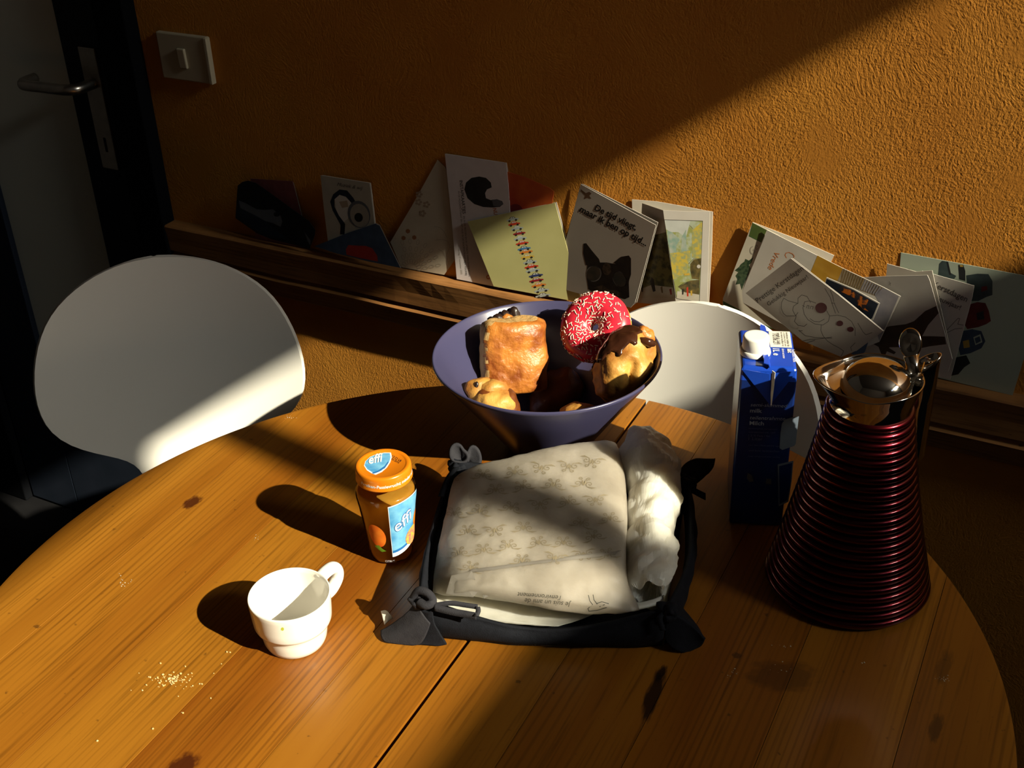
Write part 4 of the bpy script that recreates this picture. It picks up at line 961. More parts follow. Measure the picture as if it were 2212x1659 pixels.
for A_, B2 in zip(KF, KF[1:] + KF[:1]):
    o_ = (A_ + B2)/2 - BC; e_ = (B2 - A_); n_ = V((e_.y, -e_.x, 0)).normalized(); SIDES.append((A_, n_ if n_.dot(o_) > 0 else -n_, e_))
def in_basket(p, m=.007):
    """keep paper on the inner side of the cloth sides and off the knots"""
    p = V(p)
    if p.z > TZ + .066: return p
    lim_ = .004 if p.z < TZ + .054 else .004 + (p.z - TZ - .054)*1.2
    for A_, n_, e_ in SIDES:
        t = max(0, min(1, (p - A_).dot(e_)/e_.length_squared)); d = (p - A_).dot(n_); lim = -m + (.0055*math.sin(math.pi*t) if p.z > TZ + .01 else 0) + lim_ - .004
        if d > lim: p -= n_*(d - lim)
    for k in KF:
        q = p - k; q.z = 0
        if q.length < .0185 and p.z < TZ + .062: p += q.normalized()*(.0185 - q.length)
    return p
def ridged(p, s, seed=0):
    """sharp paper creases: distance between the two nearest cell walls"""
    d, _ = noise.voronoi((p + V((seed, 0, 0)))*s, distance_metric='DISTANCE'); return d[1] - d[0]
rowsb = [
 [p_(985, 1040, .012), p_(1000, 1040, .030), p_(1060, 1025, .036), p_(1140, 1010, .040), p_(1235, 995, .040), p_(1320, 985, .034), p_(1345, 1000, .016)],
 [p_(963, 1050, .034), p_(972, 1040, .050), p_(1012, 1012, .066), p_(1110, 986, .076), p_(1230, 960, .082), p_(1318, 952, .078), p_(1352, 985, .040)],
 [p_(950, 1115, .028), p_(980, 1095, .058), p_(1040, 1075, .072), p_(1120, 1060, .079), p_(1230, 1040, .083), p_(1338, 1030, .076), p_(1352, 1060, .036)],
 [p_(936, 1180, .026), p_(972, 1170, .056), p_(1040, 1160, .069), p_(1120, 1145, .075), p_(1235, 1125, .078), p_(1344, 1115, .072), p_(1354, 1140, .032)],
 [p_(927, 1240, .026), p_(975, 1228, .052), p_(1020, 1232, .058), p_(1110, 1222, .067), p_(1225, 1210, .070), p_(1340, 1200, .066), p_(1352, 1225, .030)],
 [p_(930, 1268, .022), p_(966, 1278, .036), p_(1020, 1270, .050), p_(1110, 1270, .056), p_(1230, 1270, .060), p_(1348, 1258, .056), p_(1362, 1275, .034)],
 [p_(935, 1280, .018), p_(962, 1284, .028), p_(1020, 1287, .032), p_(1115, 1303, .036), p_(1250, 1326, .040), p_(1362, 1320, .040), p_(1385, 1315, .034)],
 [p_(955, 1268, .012), p_(975, 1268, .018), p_(1030, 1272, .022), p_(1120, 1285, .026), p_(1245, 1305, .028), p_(1350, 1300, .028), p_(1370, 1298, .024)]]
G = net(rowsb, 14, 11); H_ = len(G); W_ = len(G[0])
for i, r in enumerate(G):
    for j, p in enumerate(r):
        u = i/(H_ - 1); e = min(1, min(j, W_ - 1 - j)/8)
        d = .0022*noise.fractal(p*26, 1, 2, 2) + .0012*noise.fractal(V((p.x*20, p.y*90, p.z*40)), 1, 2, 2)
        front = max(0, (u - .52)/.48); left = max(0, 1 - j/(W_*.40))
        d += front*(.35 + left)*.0070*(ridged(p, 34, 3) - .35) + .0010*(ridged(p, 60, 9) - .3)
        G[i][j] = p + V((0, -.25, 1)).normalized()*d*e
G = [[in_basket(p) for p in r] for r in G]
gv2, gf2 = grid(G)
if (G[H_//2][W_//2 + 1] - G[H_//2][W_//2]).cross(G[H_//2 + 1][W_//2] - G[H_//2][W_//2]).z < 0: gf2 = [f[::-1] for f in gf2]
o = mesh_obj('bag_body', gv2, gf2, M['bag'], bag); solidify(o, .0004, -1)
bagb = bvh_of(gv2, gf2); bfn = lambda x, y, l: hit(bagb, x, y, l + .0002)
# edge of the folded-over flap: a thin raised lip along the crease
lip = [hit(bagb, x, y, .0004) for x, y in [(1018, 1233), (1060, 1229), (1110, 1222), (1170, 1214), (1230, 1207), (1290, 1200), (1334, 1195)]]
lip = crs([q for q in lip if q], 5); o = mesh_obj('flap_edge', *grid([[q + V((.002, .006, .0002)), q + V((0, 0, .0012)), q + V((-.001, -.004, .0001))] for q in lip]), M['bag'], bag)
# faint floral print: small scrolls and leaves in staggered rows
M['scroll'] = mat('tan_scroll_print', (.235, .20, .135), (.21, .175, .115), rough=.5, scale=60)
def scroll(cx, cy, w, rot):
    out = []; T2 = lambda x, y: (cx + w*(x*math.cos(rot) - y*math.sin(rot)), cy + w*.72*(x*math.sin(rot) + y*math.cos(rot)))
    for sx in (-1, 1):
        for (ox, oy, r) in ((.42, .10, .26), (.30, -.38, .17)):
            pts = [T2(sx*(ox + r*(1 - q/14)*math.cos(q*.62 + 2.2)), oy + r*(1 - q/14)*math.sin(q*.62 + 2.2)) for q in range(12)]
            out += stroke(pts, 1.5)
        out.append([T2(0, .30), T2(sx*.18, .02), T2(sx*.10, -.28), T2(0, -.05)]); out.append([T2(sx*.15, .32), T2(sx*.62, .52), T2(sx*.95, .38), T2(sx*.55, .36)])
    return out
motifs = []
for r_, y0 in enumerate((1004, 1046, 1088, 1130, 1168, 1204)):
    for q in range(7):
        x = 985 + 60*q + (30 if r_ % 2 else 0); y = y0 + 24 - .10*(x - 985)
        if x < 1338 and rng.random() < .9: motifs += [(p, M['scroll']) for p in scroll(x + rng.uniform(-8, 8), y + rng.uniform(-5, 5), 31, rng.uniform(-.35, .35) + (math.pi if rng.random() < .3 else 0))]
o = print_shapes('scroll_print', motifs, bag, bfn)
if o: o['kind'] = 'stuff'
for zz in ([(975, 1243, .051), (1019, 1233, .0605), (1036, 1274, .0480), (1022, 1290, .0410), (963, 1283, .0345)], [(1036, 1266, .0490), (1067, 1250, .0565), (1078, 1276, .0470), (1045, 1293, .0385)], [(1140, 1282, .048), (1172, 1262, .056), (1182, 1300, .046)]):
    pp = [onz(*q) for q in zz]; cc = sum(pp, V((0, 0, 0)))/len(pp) + V((0, 0, .003)); n_ = len(pp)
    o = mesh_obj('paper_fold', pp + [cc], [(i, (i + 1) % n_, n_) for i in range(n_)], M['bag'], bag, smooth=False); solidify(o, .0004, 0)
# lower sheet of the bag that shows in front of the flap
sh = [[p_(940, 1262, .010), p_(1000, 1270, .011), p_(1080, 1285, .012), p_(1170, 1305, .012), p_(1250, 1318, .012), p_(1300, 1318, .012)],
      [p_(932, 1285, .018), p_(985, 1305, .014), p_(1065, 1322, .013), p_(1160, 1335, .012), p_(1225, 1335, .012), p_(1265, 1334, .012)],
      [p_(940, 1302, .030), p_(985, 1328, .026), p_(1065, 1347, .024), p_(1130, 1354, .022), p_(1185, 1357, .020), p_(1225, 1347, .016)]]
P = net(sh, 9, 9); P = [[in_basket(p) + V((0, 0, 1))*(.0016*(ridged(p, 40, 5) - .3)) for p in r] for r in P]
o = mesh_obj('bag_lower_sheet', *grid(P), M['bag_in'], bag); solidify(o, .0004, 0)
# crumpled, twisted end at the right
cen = [(1352, 957, 36, .060), (1375, 965, 52, .058), (1393, 985, 62, .056), (1406, 1020, 66, .052), (1412, 1060, 62, .050), (1411, 1105, 58, .048), (1403, 1150, 50, .046), (1408, 1195, 60, .045), (1414, 1230, 66, .044), (1415, 1258, 66, .042), (1413, 1275, 62, .040), (1412, 1285, 56, .039)]
pc = crs([V((c[0], c[1], 0)) for c in cen], 5); wc = crs([V((c[2], c[3], 0)) for c in cen], 5)
lat = V((.92, .39, 0)); rows = []; NA = 64
ax = [onz(a.x, a.y, b.y) for a, b in zip(pc, wc)]
for i, (a, b) in enumerate(zip(pc, wc)):
    c = ax[i]; wr = b.x*((c - CAM).dot(fwd))/FPX; t = (ax[min(i + 1, len(ax) - 1)] - ax[max(i - 1, 0)]); t.normalize(); l_ = lat - t*lat.dot(t); l_.normalize(); u_ = l_.cross(t) if l_.cross(t).z > 0 else t.cross(l_)
    row = []
    for k in range(NA):
        q = 2*math.pi*k/NA; x = math.cos(q)*wr; y = math.sin(q)*min(.034, wr*.95); p = c + l_*x + u_*y
        if p.z < TZ + .008: p.z = TZ + .008
        dd = (p - c).normalized(); am = (ridged(p, 27, 1) - .32)*.0085 + .0040*noise.fractal(p*24, 1, 2, 2) + (ridged(p, 70, 4) - .3)*.0020
        p = p + dd*am; p.z = max(p.z, TZ + .0075); row.append(in_basket(p))
    rows.append(row)
# close the front with a ragged mouth pulled inwards
cf_ = ax[-1]; td = (ax[-1] - ax[-4]).normalized()
for s, dp in ((.86, .004), (.66, -.004), (.42, -.018), (.18, -.026)):
    rows.append([cf_ + (p - cf_)*s + td*dp + V((0, 0, .004*math.sin(7*k*.098 + s*9))) + (p - cf_).normalized()*.006*(ridged(p + td*s*.02, 60, 7) - .3) for k, p in enumerate(rows[len(ax) - 1])])
c0 = ax[0]
rows = [[c0 + (p - c0)*s for p in rows[0]] for s in (.05, .5)] + rows
vs = [p for r in rows for p in r]; fs = [(j*NA + i, j*NA + (i + 1) % NA, (j + 1)*NA + (i + 1) % NA, (j + 1)*NA + i) for j in range(len(rows) - 1) for i in range(NA)]
o = mesh_obj('crumpled_end', vs, fs, M['bag_in'], bag, smooth=False)
# corner of paper below the mouth, folded to a point
P = net([[in_basket(q_) for q_ in r_] for r_ in [[p_(1362, 1300, .036), p_(1390, 1300, .038), p_(1430, 1285, .040), p_(1468, 1262, .042)], [p_(1350, 1322, .038), p_(1395, 1312, .036), p_(1432, 1300, .034), p_(1462, 1280, .036)], [p_(1330, 1326, .030), p_(1385, 1316, .026), p_(1420, 1306, .024), p_(1440, 1292, .024)]]], 6, 6)
o = mesh_obj('folded_corner', *grid(P), M['bag_in'], bag); solidify(o, .0005, 0)
# printed line on the flap, upside down as the bag lies
M['bag_ink'] = mat('grey_green_ink', (.055, .055, .045), rough=.6)
print_text('lettering', 'Je respecte', (1248, 1326), (1192, 1322), bfn, M['bag_ink'], bag, .2, 0, .0001)
print_text('lettering', 'Je suis un ami de', (1234, 1301), (1134, 1292), bfn, M['bag_ink'], bag, .2, 0, .0001)
print_text('lettering', "l'environnement", (1212, 1287), (1118, 1279), bfn, M['bag_ink'], bag, .2, 0, .0001)
hand = []
for pts in ([(1271, 1286), (1274, 1298), (1280, 1306), (1270, 1314), (1272, 1320), (1290, 1318), (1310, 1312), (1314, 1304), (1300, 1300), (1288, 1304)], [(1281, 1285), (1283, 1296), (1290, 1305)], [(1295, 1310), (1306, 1306)]): hand += stroke(pts, 1.6)
print_shapes('printed_drawing', [(q, M['bag_ink']) for q in hand], bag, bfn)

# ================================================================== GREETING CARDS ON THE BEAM
ZL = TZ + .0352
class Card:
    """a card standing on the beam and leaning on the wall: plane Y = Yb + k (z - ledge) + m (x - xc)"""
    def __init__(s, name, label, poly, Yb, k=.05, m=0.0, xc=None, face='card', th=.0007, group=None, cat='card'):
        s.k, s.m = k, m; xs = sum(p[0] for p in poly)/len(poly); ys = sum(p[1] for p in poly)/len(poly)
        xc = ony(xs, ys, Yb).x if xc is None else xc
        s.n = V((m, -1, k)).normalized(); s.P0 = V((xc, Yb, ZL))
        P = [s.at(x, y) for x, y in poly]; c = sum(P, V((0, 0, 0)))/len(P); lo = min(P, key=lambda q: q.z)
        s.org = V((c.x, c.y, lo.z)); s.t = thing(name, label, cat, s.org, group or 'greeting cards along the beam')
        s.slab('front', P, M[face] if isinstance(face, str) else face, th)
    def at(s, x, y, lift=0.0): return onplane(x, y, s.P0, s.n) + s.n*lift
    def slab(s, nm, P, m, th):
        n = len(P); bk_ = [p - s.n*th for p in P]
        f = [tuple(range(n)), tuple(range(2*n - 1, n - 1, -1))] + [(i, n + i, n + (i + 1) % n, (i + 1) % n) for i in range(n)]
        return fix_normals(mesh_obj(nm, P + bk_, f, m, s.t, smooth=False))
    def back(s, poly, gap=.004, m=None, k=None, face='card_in', th=.0006):
        """the rear leaf of the folded card, a little behind the front one"""
        n = V((s.m if m is None else m, -1, s.k if k is None else k)).normalized(); P0 = s.P0 - n*gap
        P = [onplane(x, y, P0, n) for x, y in poly]; c = len(P); bk_ = [p - n*th for p in P]
        f = [tuple(range(c)), tuple(range(2*c - 1, c - 1, -1))] + [(i, c + i, c + (i + 1) % c, (i + 1) % c) for i in range(c)]
        return fix_normals(mesh_obj('back_leaf', P + bk_, f, M[face], s.t, smooth=False))
    def fn(s): return lambda x, y, l: s.at(x, y, l + .00002)
    def prints(s, nm, shapes, label=None): return print_shapes(nm, shapes, s.t, s.fn(), label)
    def text(s, txt, a, b, m='ink', **kw): return print_text('lettering', txt, a, b, s.fn(), M[m], s.t, **kw)
def cm(name, c, c2=None, **kw): M[name] = mat(name, c, c2, **({'rough': .4, 'scale': 60} | kw)); return M[name]
cm('card_night', (.006, .007, .010), (.003, .004, .006)); cm('card_night_blue', (.012, .020, .038), (.007, .012, .024)); cm('card_greyblue', (.10, .11, .13)); cm('card_rose', (.20, .060, .060), (.15, .045, .045))
cm('card_ivory', (.40, .37, .30), (.36, .33, .27)); cm('card_denim', (.050, .085, .15), (.035, .060, .11)); cm('card_red', (.42, .035, .025), (.34, .025, .02))
cm('card_floral', (.56, .52, .42), (.50, .46, .37), scale=30); cm('line_tan', (.36, .28, .20)); cm('flower_brown', (.30, .13, .06)); cm('line_grey', (.33, .30, .25))
cm('card_lilac', (.66, .62, .64), (.62, .58, .60)); cm('photo_dark', (.005, .008, .010), (.014, .020, .024), scale=40); cm('nu_orange', (.45, .15, .06)); cm('card_orange', (.62, .13, .025), (.45, .045, .018), scale=18, contrast=(.4, .6)); cm('wine', (.20, .015, .03))
cm('card_olive', (.50, .48, .21), (.45, .43, .18), scale=14); cm('car_red', (.52, .045, .02)); cm('car_wine', (.28, .02, .025)); cm('car_orange', (.66, .20, .03)); cm('car_blue', (.06, .20, .42)); cm('car_navy', (.035, .05, .16)); cm('car_silver', (.36, .42, .42)); cm('car_yellow', (.62, .40, .06)); cm('tyre', (.025, .022, .02)); cm('pane_print', (.55, .58, .55))
cm('card_pearl', (.58, .54, .48), (.53, .49, .44), scale=12); cm('fur_black', (.010, .008, .008), (.022, .016, .013), scale=160); cm('fur_brown', (.085, .055, .035), (.025, .017, .012), scale=120, contrast=(.4, .6)); cm('goggle_rim', (.30, .28, .26)); cm('goggle_glass', (.020, .024, .022), (.07, .05, .035)); cm('brown_ink', (.16, .09, .05))
cm('street_green', (.30, .33, .10), (.42, .48, .36), scale=95, contrast=(.42, .58)); cm('street_yellow', (.55, .43, .07), (.32, .35, .16), scale=170, contrast=(.42, .58)); cm('street_teal', (.22, .36, .30), (.42, .45, .38), scale=110); cm('street_dark', (.05, .045, .02), (.16, .12, .04), scale=160); cm('tree_dark', (.045, .050, .022), (.16, .15, .05), scale=110, contrast=(.45, .6)); cm('snow_print', (.55, .52, .44), (.46, .42, .34)); cm('umber', (.18, .12, .05))
cm('leaf_green', (.085, .13, .03), (.06, .10, .025)); cm('pine_green', (.012, .035, .018), (.05, .085, .04), scale=240, contrast=(.45, .6)); cm('dark_green_band', (.03, .10, .035)); cm('script_orange', (.62, .20, .06)); cm('gold_photo', (.42, .21, .018), (.52, .29, .03), scale=30); cm('slats_print', (.40, .33, .22), (.16, .11, .07), scale=40, stretch=(30, 30, .5)); cm('violet_grey', (.20, .19, .22), (.30, .28, .29), scale=40)
cm('flame', (.55, .14, .01), (.02, .016, .02), scale=110, contrast=(.46, .54)); cm('snow_pencil', (.10, .09, .08)); cm('maroon', (.11, .012, .022)); cm('dancer_brown', (.060, .036, .020), (.035, .022, .013)); cm('card_mint', (.40, .46, .37), (.37, .43, .35), scale=10); cm('toy_red', (.16, .02, .018), (.08, .012, .012)); cm('toy_teal', (.05, .075, .075), (.03, .045, .05)); cm('toy_blue', (.045, .075, .12), (.03, .05, .09)); cm('toy_dark', (.018, .02, .022)); cm('toy_yellow', (.42, .27, .05))
k2 = lambda x, y: (400 + x/3.687, 330 + y/3.687)          # crop frames in which the prints were measured
k3 = lambda x, y: (820 + x/4.741, 310 + y/4.741)
k4 = lambda x, y: (1180 + x/5.267, 380 + y/5.267)
k6 = lambda x, y: (1560 + x/5.185, 480 + y/5.185)
k7 = lambda x, y: (1840 + x/4.608, 520 + y/4.608)
S3 = lambda f, pts: [f(*p) for p in pts]

# rose card behind the dark night photograph, at the far end by the door
c = Card('greeting_card', 'dull rose card standing behind the dark photograph card near the door', S3(k2, [(520, 205), (855, 228), (960, 620), (1000, 760), (560, 690)]), 1.466, .04, face='card_rose')
c.prints('edge_line', [(q, M['car_silver']) for q in stroke(S3(k2, [(862, 235), (930, 500)]), 1.2)])
c = Card('photo_card', 'black night photograph card tipped over at the far end of the beam by the door', S3(k2, [(418, 262), (455, 232), (500, 222), (560, 240), (660, 310), (985, 545), (1036, 615), (1030, 660), (992, 765), (690, 690), (570, 640), (400, 520)]), 1.452, .05, face='card_night')
c.prints('photo', [(S3(k2, [(420, 390), (560, 470), (700, 600), (830, 690), (640, 670), (540, 600), (400, 505)]), M['card_night_blue']), (S3(k2, [(425, 378), (480, 400), (570, 450), (640, 455), (700, 450), (760, 500), (775, 550), (760, 590), (700, 560), (640, 545), (560, 500), (440, 440)]), M['card_greyblue']), (ellipse(*k2(730, 490), 7, 5), M['card_night'])])
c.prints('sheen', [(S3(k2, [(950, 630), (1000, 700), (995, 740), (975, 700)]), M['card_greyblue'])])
# headphone card
c = Card('greeting_card', 'ivory card with a picture of big headphones, on the dark left part of the beam', S3(k2, [(1078, 180), (1470, 243), (1508, 560), (1520, 800), (1142, 745), (1105, 450)]), 1.457, .06, face='card_ivory')
c.back(S3(k2, [(1090, 178), (1478, 240), (1516, 560), (1528, 800), (1150, 745)]), .004)
ring_o = S3(k2, [(1230, 560), (1175, 460), (1155, 390), (1180, 330), (1230, 292), (1290, 300), (1340, 360), (1362, 400), (1325, 400), (1280, 350), (1230, 335), (1190, 370), (1190, 430), (1225, 500), (1270, 560), (1260, 620)])
c.prints('headphones', [(S3(k2, [(1190, 370), (1230, 335), (1280, 350), (1325, 400), (1300, 520), (1255, 560), (1205, 470)]), M['card']), (S3(k2, [(1225, 390), (1290, 380), (1300, 430), (1250, 440)]), M['line_tan'])] +
    [([a, b, c_, d], M['card_night_blue']) for a, b, c_, d in zip(ring_o[:8], ring_o[1:9], ring_o[14:6:-1], ring_o[15:7:-1])] +
    [(ellipse(*k2(1385, 490), 24, 30, -.3), M['card_greyblue']), (ellipse(*k2(1390, 500), 20, 26, -.3), M['line_grey']), (ellipse(*k2(1382, 515), 9, 10, -.3), M['card_night']), (S3(k2, [(1240, 560), (1275, 565), (1270, 650), (1235, 650)]), M['card_night'])])
c.text('Muziek & wij', k2(1208, 262), k2(1412, 296), 'ink', shear=.3)
# denim blue card with a red heart
c = Card('greeting_card', 'blue grey card with a dark red heart, leaning before the headphone card', S3(k2, [(1030, 745), (1290, 640), (1520, 562), (1548, 575), (1720, 918), (1460, 866), (1200, 800)]), 1.4495, .05, face='card_denim')
c.prints('heart', [(S3(k2, [(1300, 735), (1380, 740), (1440, 742), (1490, 760), (1530, 820), (1535, 866), (1400, 840), (1285, 812), (1280, 770)]), M['card_red'])])
c.prints('paper_edge', [(q, M['card']) for q in stroke(S3(k2, [(1524, 566), (1550, 577), (1716, 914)]), 1.6)])

# flowered card
c = Card('greeting_card', 'cream flowered card standing on a corner left of the tall white card', S3(k3, [(592, 168), (668, 238), (760, 420), (772, 1190), (660, 1345), (220, 1268), (110, 1010), (330, 640)]), 1.4695, .020, face='card_floral')
sh = []
for fx_, fy_ in ((398, 600), (480, 625), (440, 715), (405, 520)):
    for q in range(5): sh += [(ellipse(*k3(fx_ + 24*math.cos(q*1.26), fy_ + 24*math.sin(q*1.26)), 3.1, 2.6), M['line_tan'])]
c.prints('blossom_print', sh)
c.prints('petal_print', [(ellipse(*k3(fx_, fy_), 5.2, 5.0, .7, 6), M['flower_brown']) for fx_, fy_ in ((245, 968), (355, 962), (290, 898))])
sh = []
for r_ in (90, 150, 215, 285):
    for q in range(11):
        a = math.pi + .12 + q*(math.pi - .3)/10 + r_*.004; ex_, ey_ = 320 + r_*math.cos(a)*1.0, 1300 + r_*math.sin(a)*1.05
        if 215 < ex_ < 640 and ey_ < 1300 - 0: sh += [(q_, M['line_grey']) for q_ in stroke([k3(ex_ + 26*math.cos(t)*math.cos(a) - 15*math.sin(t)*math.sin(a), ey_ + 26*math.cos(t)*math.sin(a) + 15*math.sin(t)*math.cos(a)) for t in [i*.785 for i in range(9)]], .7)]
for pts in ([(560, 850), (620, 860), (660, 900), (690, 960)], [(570, 990), (640, 980), (700, 1000), (720, 1060), (690, 1130)], [(600, 1080), (650, 1110), (690, 1180), (690, 1230)]): sh += [(q_, M['line_grey']) for q_ in stroke(S3(k3, pts), .8)]
c.prints('flower_outline_print', sh)
# orange card behind
c = Card('greeting_card', 'glowing orange red card of which one corner shows behind the green card', S3(k3, [(1310, 290), (1500, 350), (1740, 455), (1785, 490), (1770, 600), (1750, 760), (1330, 760)]), 1.4712, .014, face='card_orange')
c.prints('figure_print', [(ellipse(*k3(1390, 690), 16, 15), M['wine']), (S3(k3, [(1620, 640), (1650, 625), (1700, 640), (1690, 680), (1620, 680)]), M['car_orange'])])
# tall white card
c = Card('greeting_card', 'tall white card with a round dark photograph and sideways lines of small print', S3(k3, [(668, 106), (1294, 198), (1318, 420), (1336, 720), (1230, 1480), (1165, 1462), (790, 1388), (740, 800)]), 1.4672, .026, .02, face='card_lilac')
c.back(S3(k3, [(680, 104), (1302, 198), (1334, 420), (1340, 900), (1240, 1480), (800, 1390)]), .0014, face='card')
ph = S3(k3, [(868, 470), (885, 400), (940, 352), (1020, 338), (1090, 352), (1140, 400), (1148, 450), (1100, 470), (1080, 510), (1090, 560), (1140, 580), (1200, 570), (1255, 590), (1268, 620), (1230, 650), (1150, 655), (1060, 650), (970, 620), (900, 560)])
c.prints('round_photograph', [(ph, M['photo_dark']), (S3(k3, [(1150, 575), (1210, 572), (1262, 600), (1262, 625), (1220, 648), (1165, 640)]), M['card_greyblue'])])
c.text('NU', k3(1158, 660), k3(1178, 742), 'nu_orange', shear=.3, bold=.02, hscale=1.0)
c.text('INSTAPKAARTJES', k3(818, 380), k3(852, 720), 'ink', bold=.015, space=1.0)
c.text('EN IN DE MIDDEN EN IN UITERSTE WERKZAAMHEDEN', k3(856, 745), k3(912, 1360), 'ink', bold=.0)
c.text('IN DE MOOISTE STRAAT EN HET HUIS IN DE HOOFDSTRAAT ZIJN VOORBIJ', k3(802, 490), k3(880, 1350), 'ink')
c.text('donderdag 17 november 2005', k3(800, 1040), k3(832, 1340), 'line_grey')
c.text('o', k3(1090, 1350), k3(1100, 1395), 'nu_orange', bold=.02)
# green card with a tower of cars
c = Card('greeting_card', 'olive green card with a tower of little cars stacked on each other', S3(k3, [(900, 800), (1795, 608), (2070, 1630), (1168, 1462)]), 1.4630, .040, .04, face='card_olive')
c.back(S3(k3, [(912, 796), (1812, 600), (2086, 1628), (1180, 1462)]), .003, face='card')
cars = [(1362, 775, 'car_silver', 0), (1378, 822, 'car_red', 1), (1408, 868, 'car_silver', 1), (1430, 918, 'car_wine', 0), (1440, 970, 'car_silver', 1), (1460, 1020, 'car_red', 1), (1480, 1075, 'car_blue', 0), (1500, 1108, 'car_orange', 1), (1515, 1160, 'car_yellow', 1), (1540, 1212, 'car_silver', 0), (1555, 1260, 'car_red', 1), (1568, 1298, 'car_silver', 1), (1600, 1350, 'car_navy', 0), (1605, 1400, 'car_wine', 1), (1630, 1450, 'car_orange', 1), (1660, 1502, 'car_silver', 0), (1672, 1555, 'car_silver', 0)]
for (x, y, col, st_) in cars:
    w = 62 + .022*(y - 775); tl_ = .24
    R2 = lambda dx, dy: k3(x + dx*w*math.cos(-tl_*.7) - dy*26*math.sin(-tl_*.7), y + dx*w*math.sin(-tl_*.7) + dy*26*math.cos(-tl_*.7))
    c.prints('car_print', [([R2(-.98, .35), R2(-.95, -.15), R2(-.55, -.30), R2(.5, -.32), R2(.95, -.1), R2(1, .4), R2(.6, .55), R2(-.7, .55)], M[col]), ([R2(-.55, -.28), R2(-.30, -1.0), R2(.22, -1.0), R2(.52, -.30)], M[col if st_ else 'tyre']), ([R2(-.40, -.34), R2(-.24, -.85), R2(-.03, -.85), R2(-.03, -.34)], M['pane_print']), ([R2(.04, -.34), R2(.04, -.85), R2(.18, -.85), R2(.38, -.34)], M['pane_print']),
        ([R2(-.55 + .2*math.cos(t), .55 + .42*math.sin(t)) for t in [i*.785 for i in range(8)]], M['tyre']), ([R2(.55 + .2*math.cos(t), .5 + .42*math.sin(t)) for t in [i*.785 for i in range(8)]], M['tyre'])])
# dog card
c = Card('greeting_card', 'pale card with a dark dog in round goggles under two lines of lettering', S3(k4, [(392, 92), (1248, 560), (1010, 1440), (960, 1500), (82, 1258)]), 1.4530, .050, -.16, face='card_pearl')
c.back(S3(k4, [(404, 86), (1272, 530), (1250, 600), (1030, 1440), (960, 1495), (100, 1255)]), .0035, face='card')
c.text('De tijd vliegt,', k4(545, 385), k4(1015, 620), 'black', bold=.028)
c.text('maar ik ben op tijd...', k4(372, 402), k4(1132, 800), 'black', bold=.028)
c.prints('bird_print', [(S3(k4, [(392, 150), (450, 195), (490, 180), (515, 200), (490, 225), (515, 262), (470, 250), (430, 265), (445, 225), (395, 170)]), M['brown_ink'])])
head = S3(k4, [(470, 1010), (610, 985), (690, 985), (770, 1000), (930, 1010), (950, 1100), (940, 1220), (945, 1380), (900, 1400), (560, 1330), (480, 1290), (455, 1120)])
c.prints('dog_print', [(head, M['fur_black']), (S3(k4, [(425, 770), (455, 765), (520, 850), (600, 945), (612, 985), (560, 1010), (490, 1030), (450, 1010), (420, 880)]), M['fur_black']), (S3(k4, [(770, 985), (850, 920), (940, 905), (965, 940), (965, 1120), (940, 1200), (880, 1120), (800, 1010)]), M['fur_black']),
    (S3(k4, [(545, 1270), (640, 1240), (720, 1300), (800, 1300), (860, 1340), (800, 1390), (560, 1320)]), M['fur_brown']), (ellipse(*k4(690, 1060), 10, 13), M['fur_brown'])])
c.prints('goggle_print', [(ellipse(*k4(540, 1112), 16.5, 17.5, .3, 24), M['goggle_rim']), (ellipse(*k4(540, 1112), 14.6, 15.6, .3, 24), M['goggle_glass'])])
c.prints('goggle_print', [(ellipse(*k4(835, 1178), 14.0, 18.8, -.5, 24), M['goggle_rim']), (ellipse(*k4(835, 1178), 12.2, 16.8, -.5, 24), M['goggle_glass'])])
# street painting card: front leaf bent along its middle, the rear leaf curling up behind
c = Card('greeting_card', 'folded white card with a painted green street scene, right of the dog card', S3(k4, [(1330, 392), (1600, 405), (1862, 405), (1840, 1100), (1832, 1460), (1480, 1480)]), 1.4560, .050, .10, xc=-.53, face='card')
c.back(S3(k4, [(975, 268), (1250, 290), (1560, 345), (1800, 392), (1895, 408), (1885, 800), (1850, 1450), (1010, 1440)]), .0070, m=-.02, face='card_in')
n0 = V((-.22, -1, .05)).normalized(); P0_ = c.at(*k4(1330, 392)); lf = plane_fn(P0_, n0)
lp = [lf(*k4(*p), 0) for p in [(1330, 392), (1478, 1480), (1005, 1440), (1060, 860), (1090, 310)]]
mesh_obj('front_leaf', lp, [(0, 1, 2, 3, 4)], M['card'], c.t, smooth=False)
print_shapes('painting', [(S3(k4, [(1342, 500), (1474, 1390), (1010, 1390), (1180, 800), (1255, 480)]), M['tree_dark']), (S3(k4, [(1260, 470), (1342, 490), (1360, 640), (1200, 680)]), M['snow_print']), (S3(k4, [(1440, 1270), (1470, 1390), (1012, 1390), (1060, 1290), (1200, 1240)]), M['snow_print']),
    (S3(k4, [(1180, 1200), (1200, 1150), (1225, 1180), (1245, 1310), (1215, 1320)]), M['tyre']), (S3(k4, [(1300, 1270), (1320, 1250), (1330, 1330), (1312, 1330)]), M['umber']), (S3(k4, [(1085, 1240), (1105, 1240), (1100, 1320), (1085, 1320)]), M['tyre']), (S3(k4, [(1400, 1290), (1425, 1280), (1430, 1350), (1412, 1350)]), M['car_wine'])], c.t, lf)
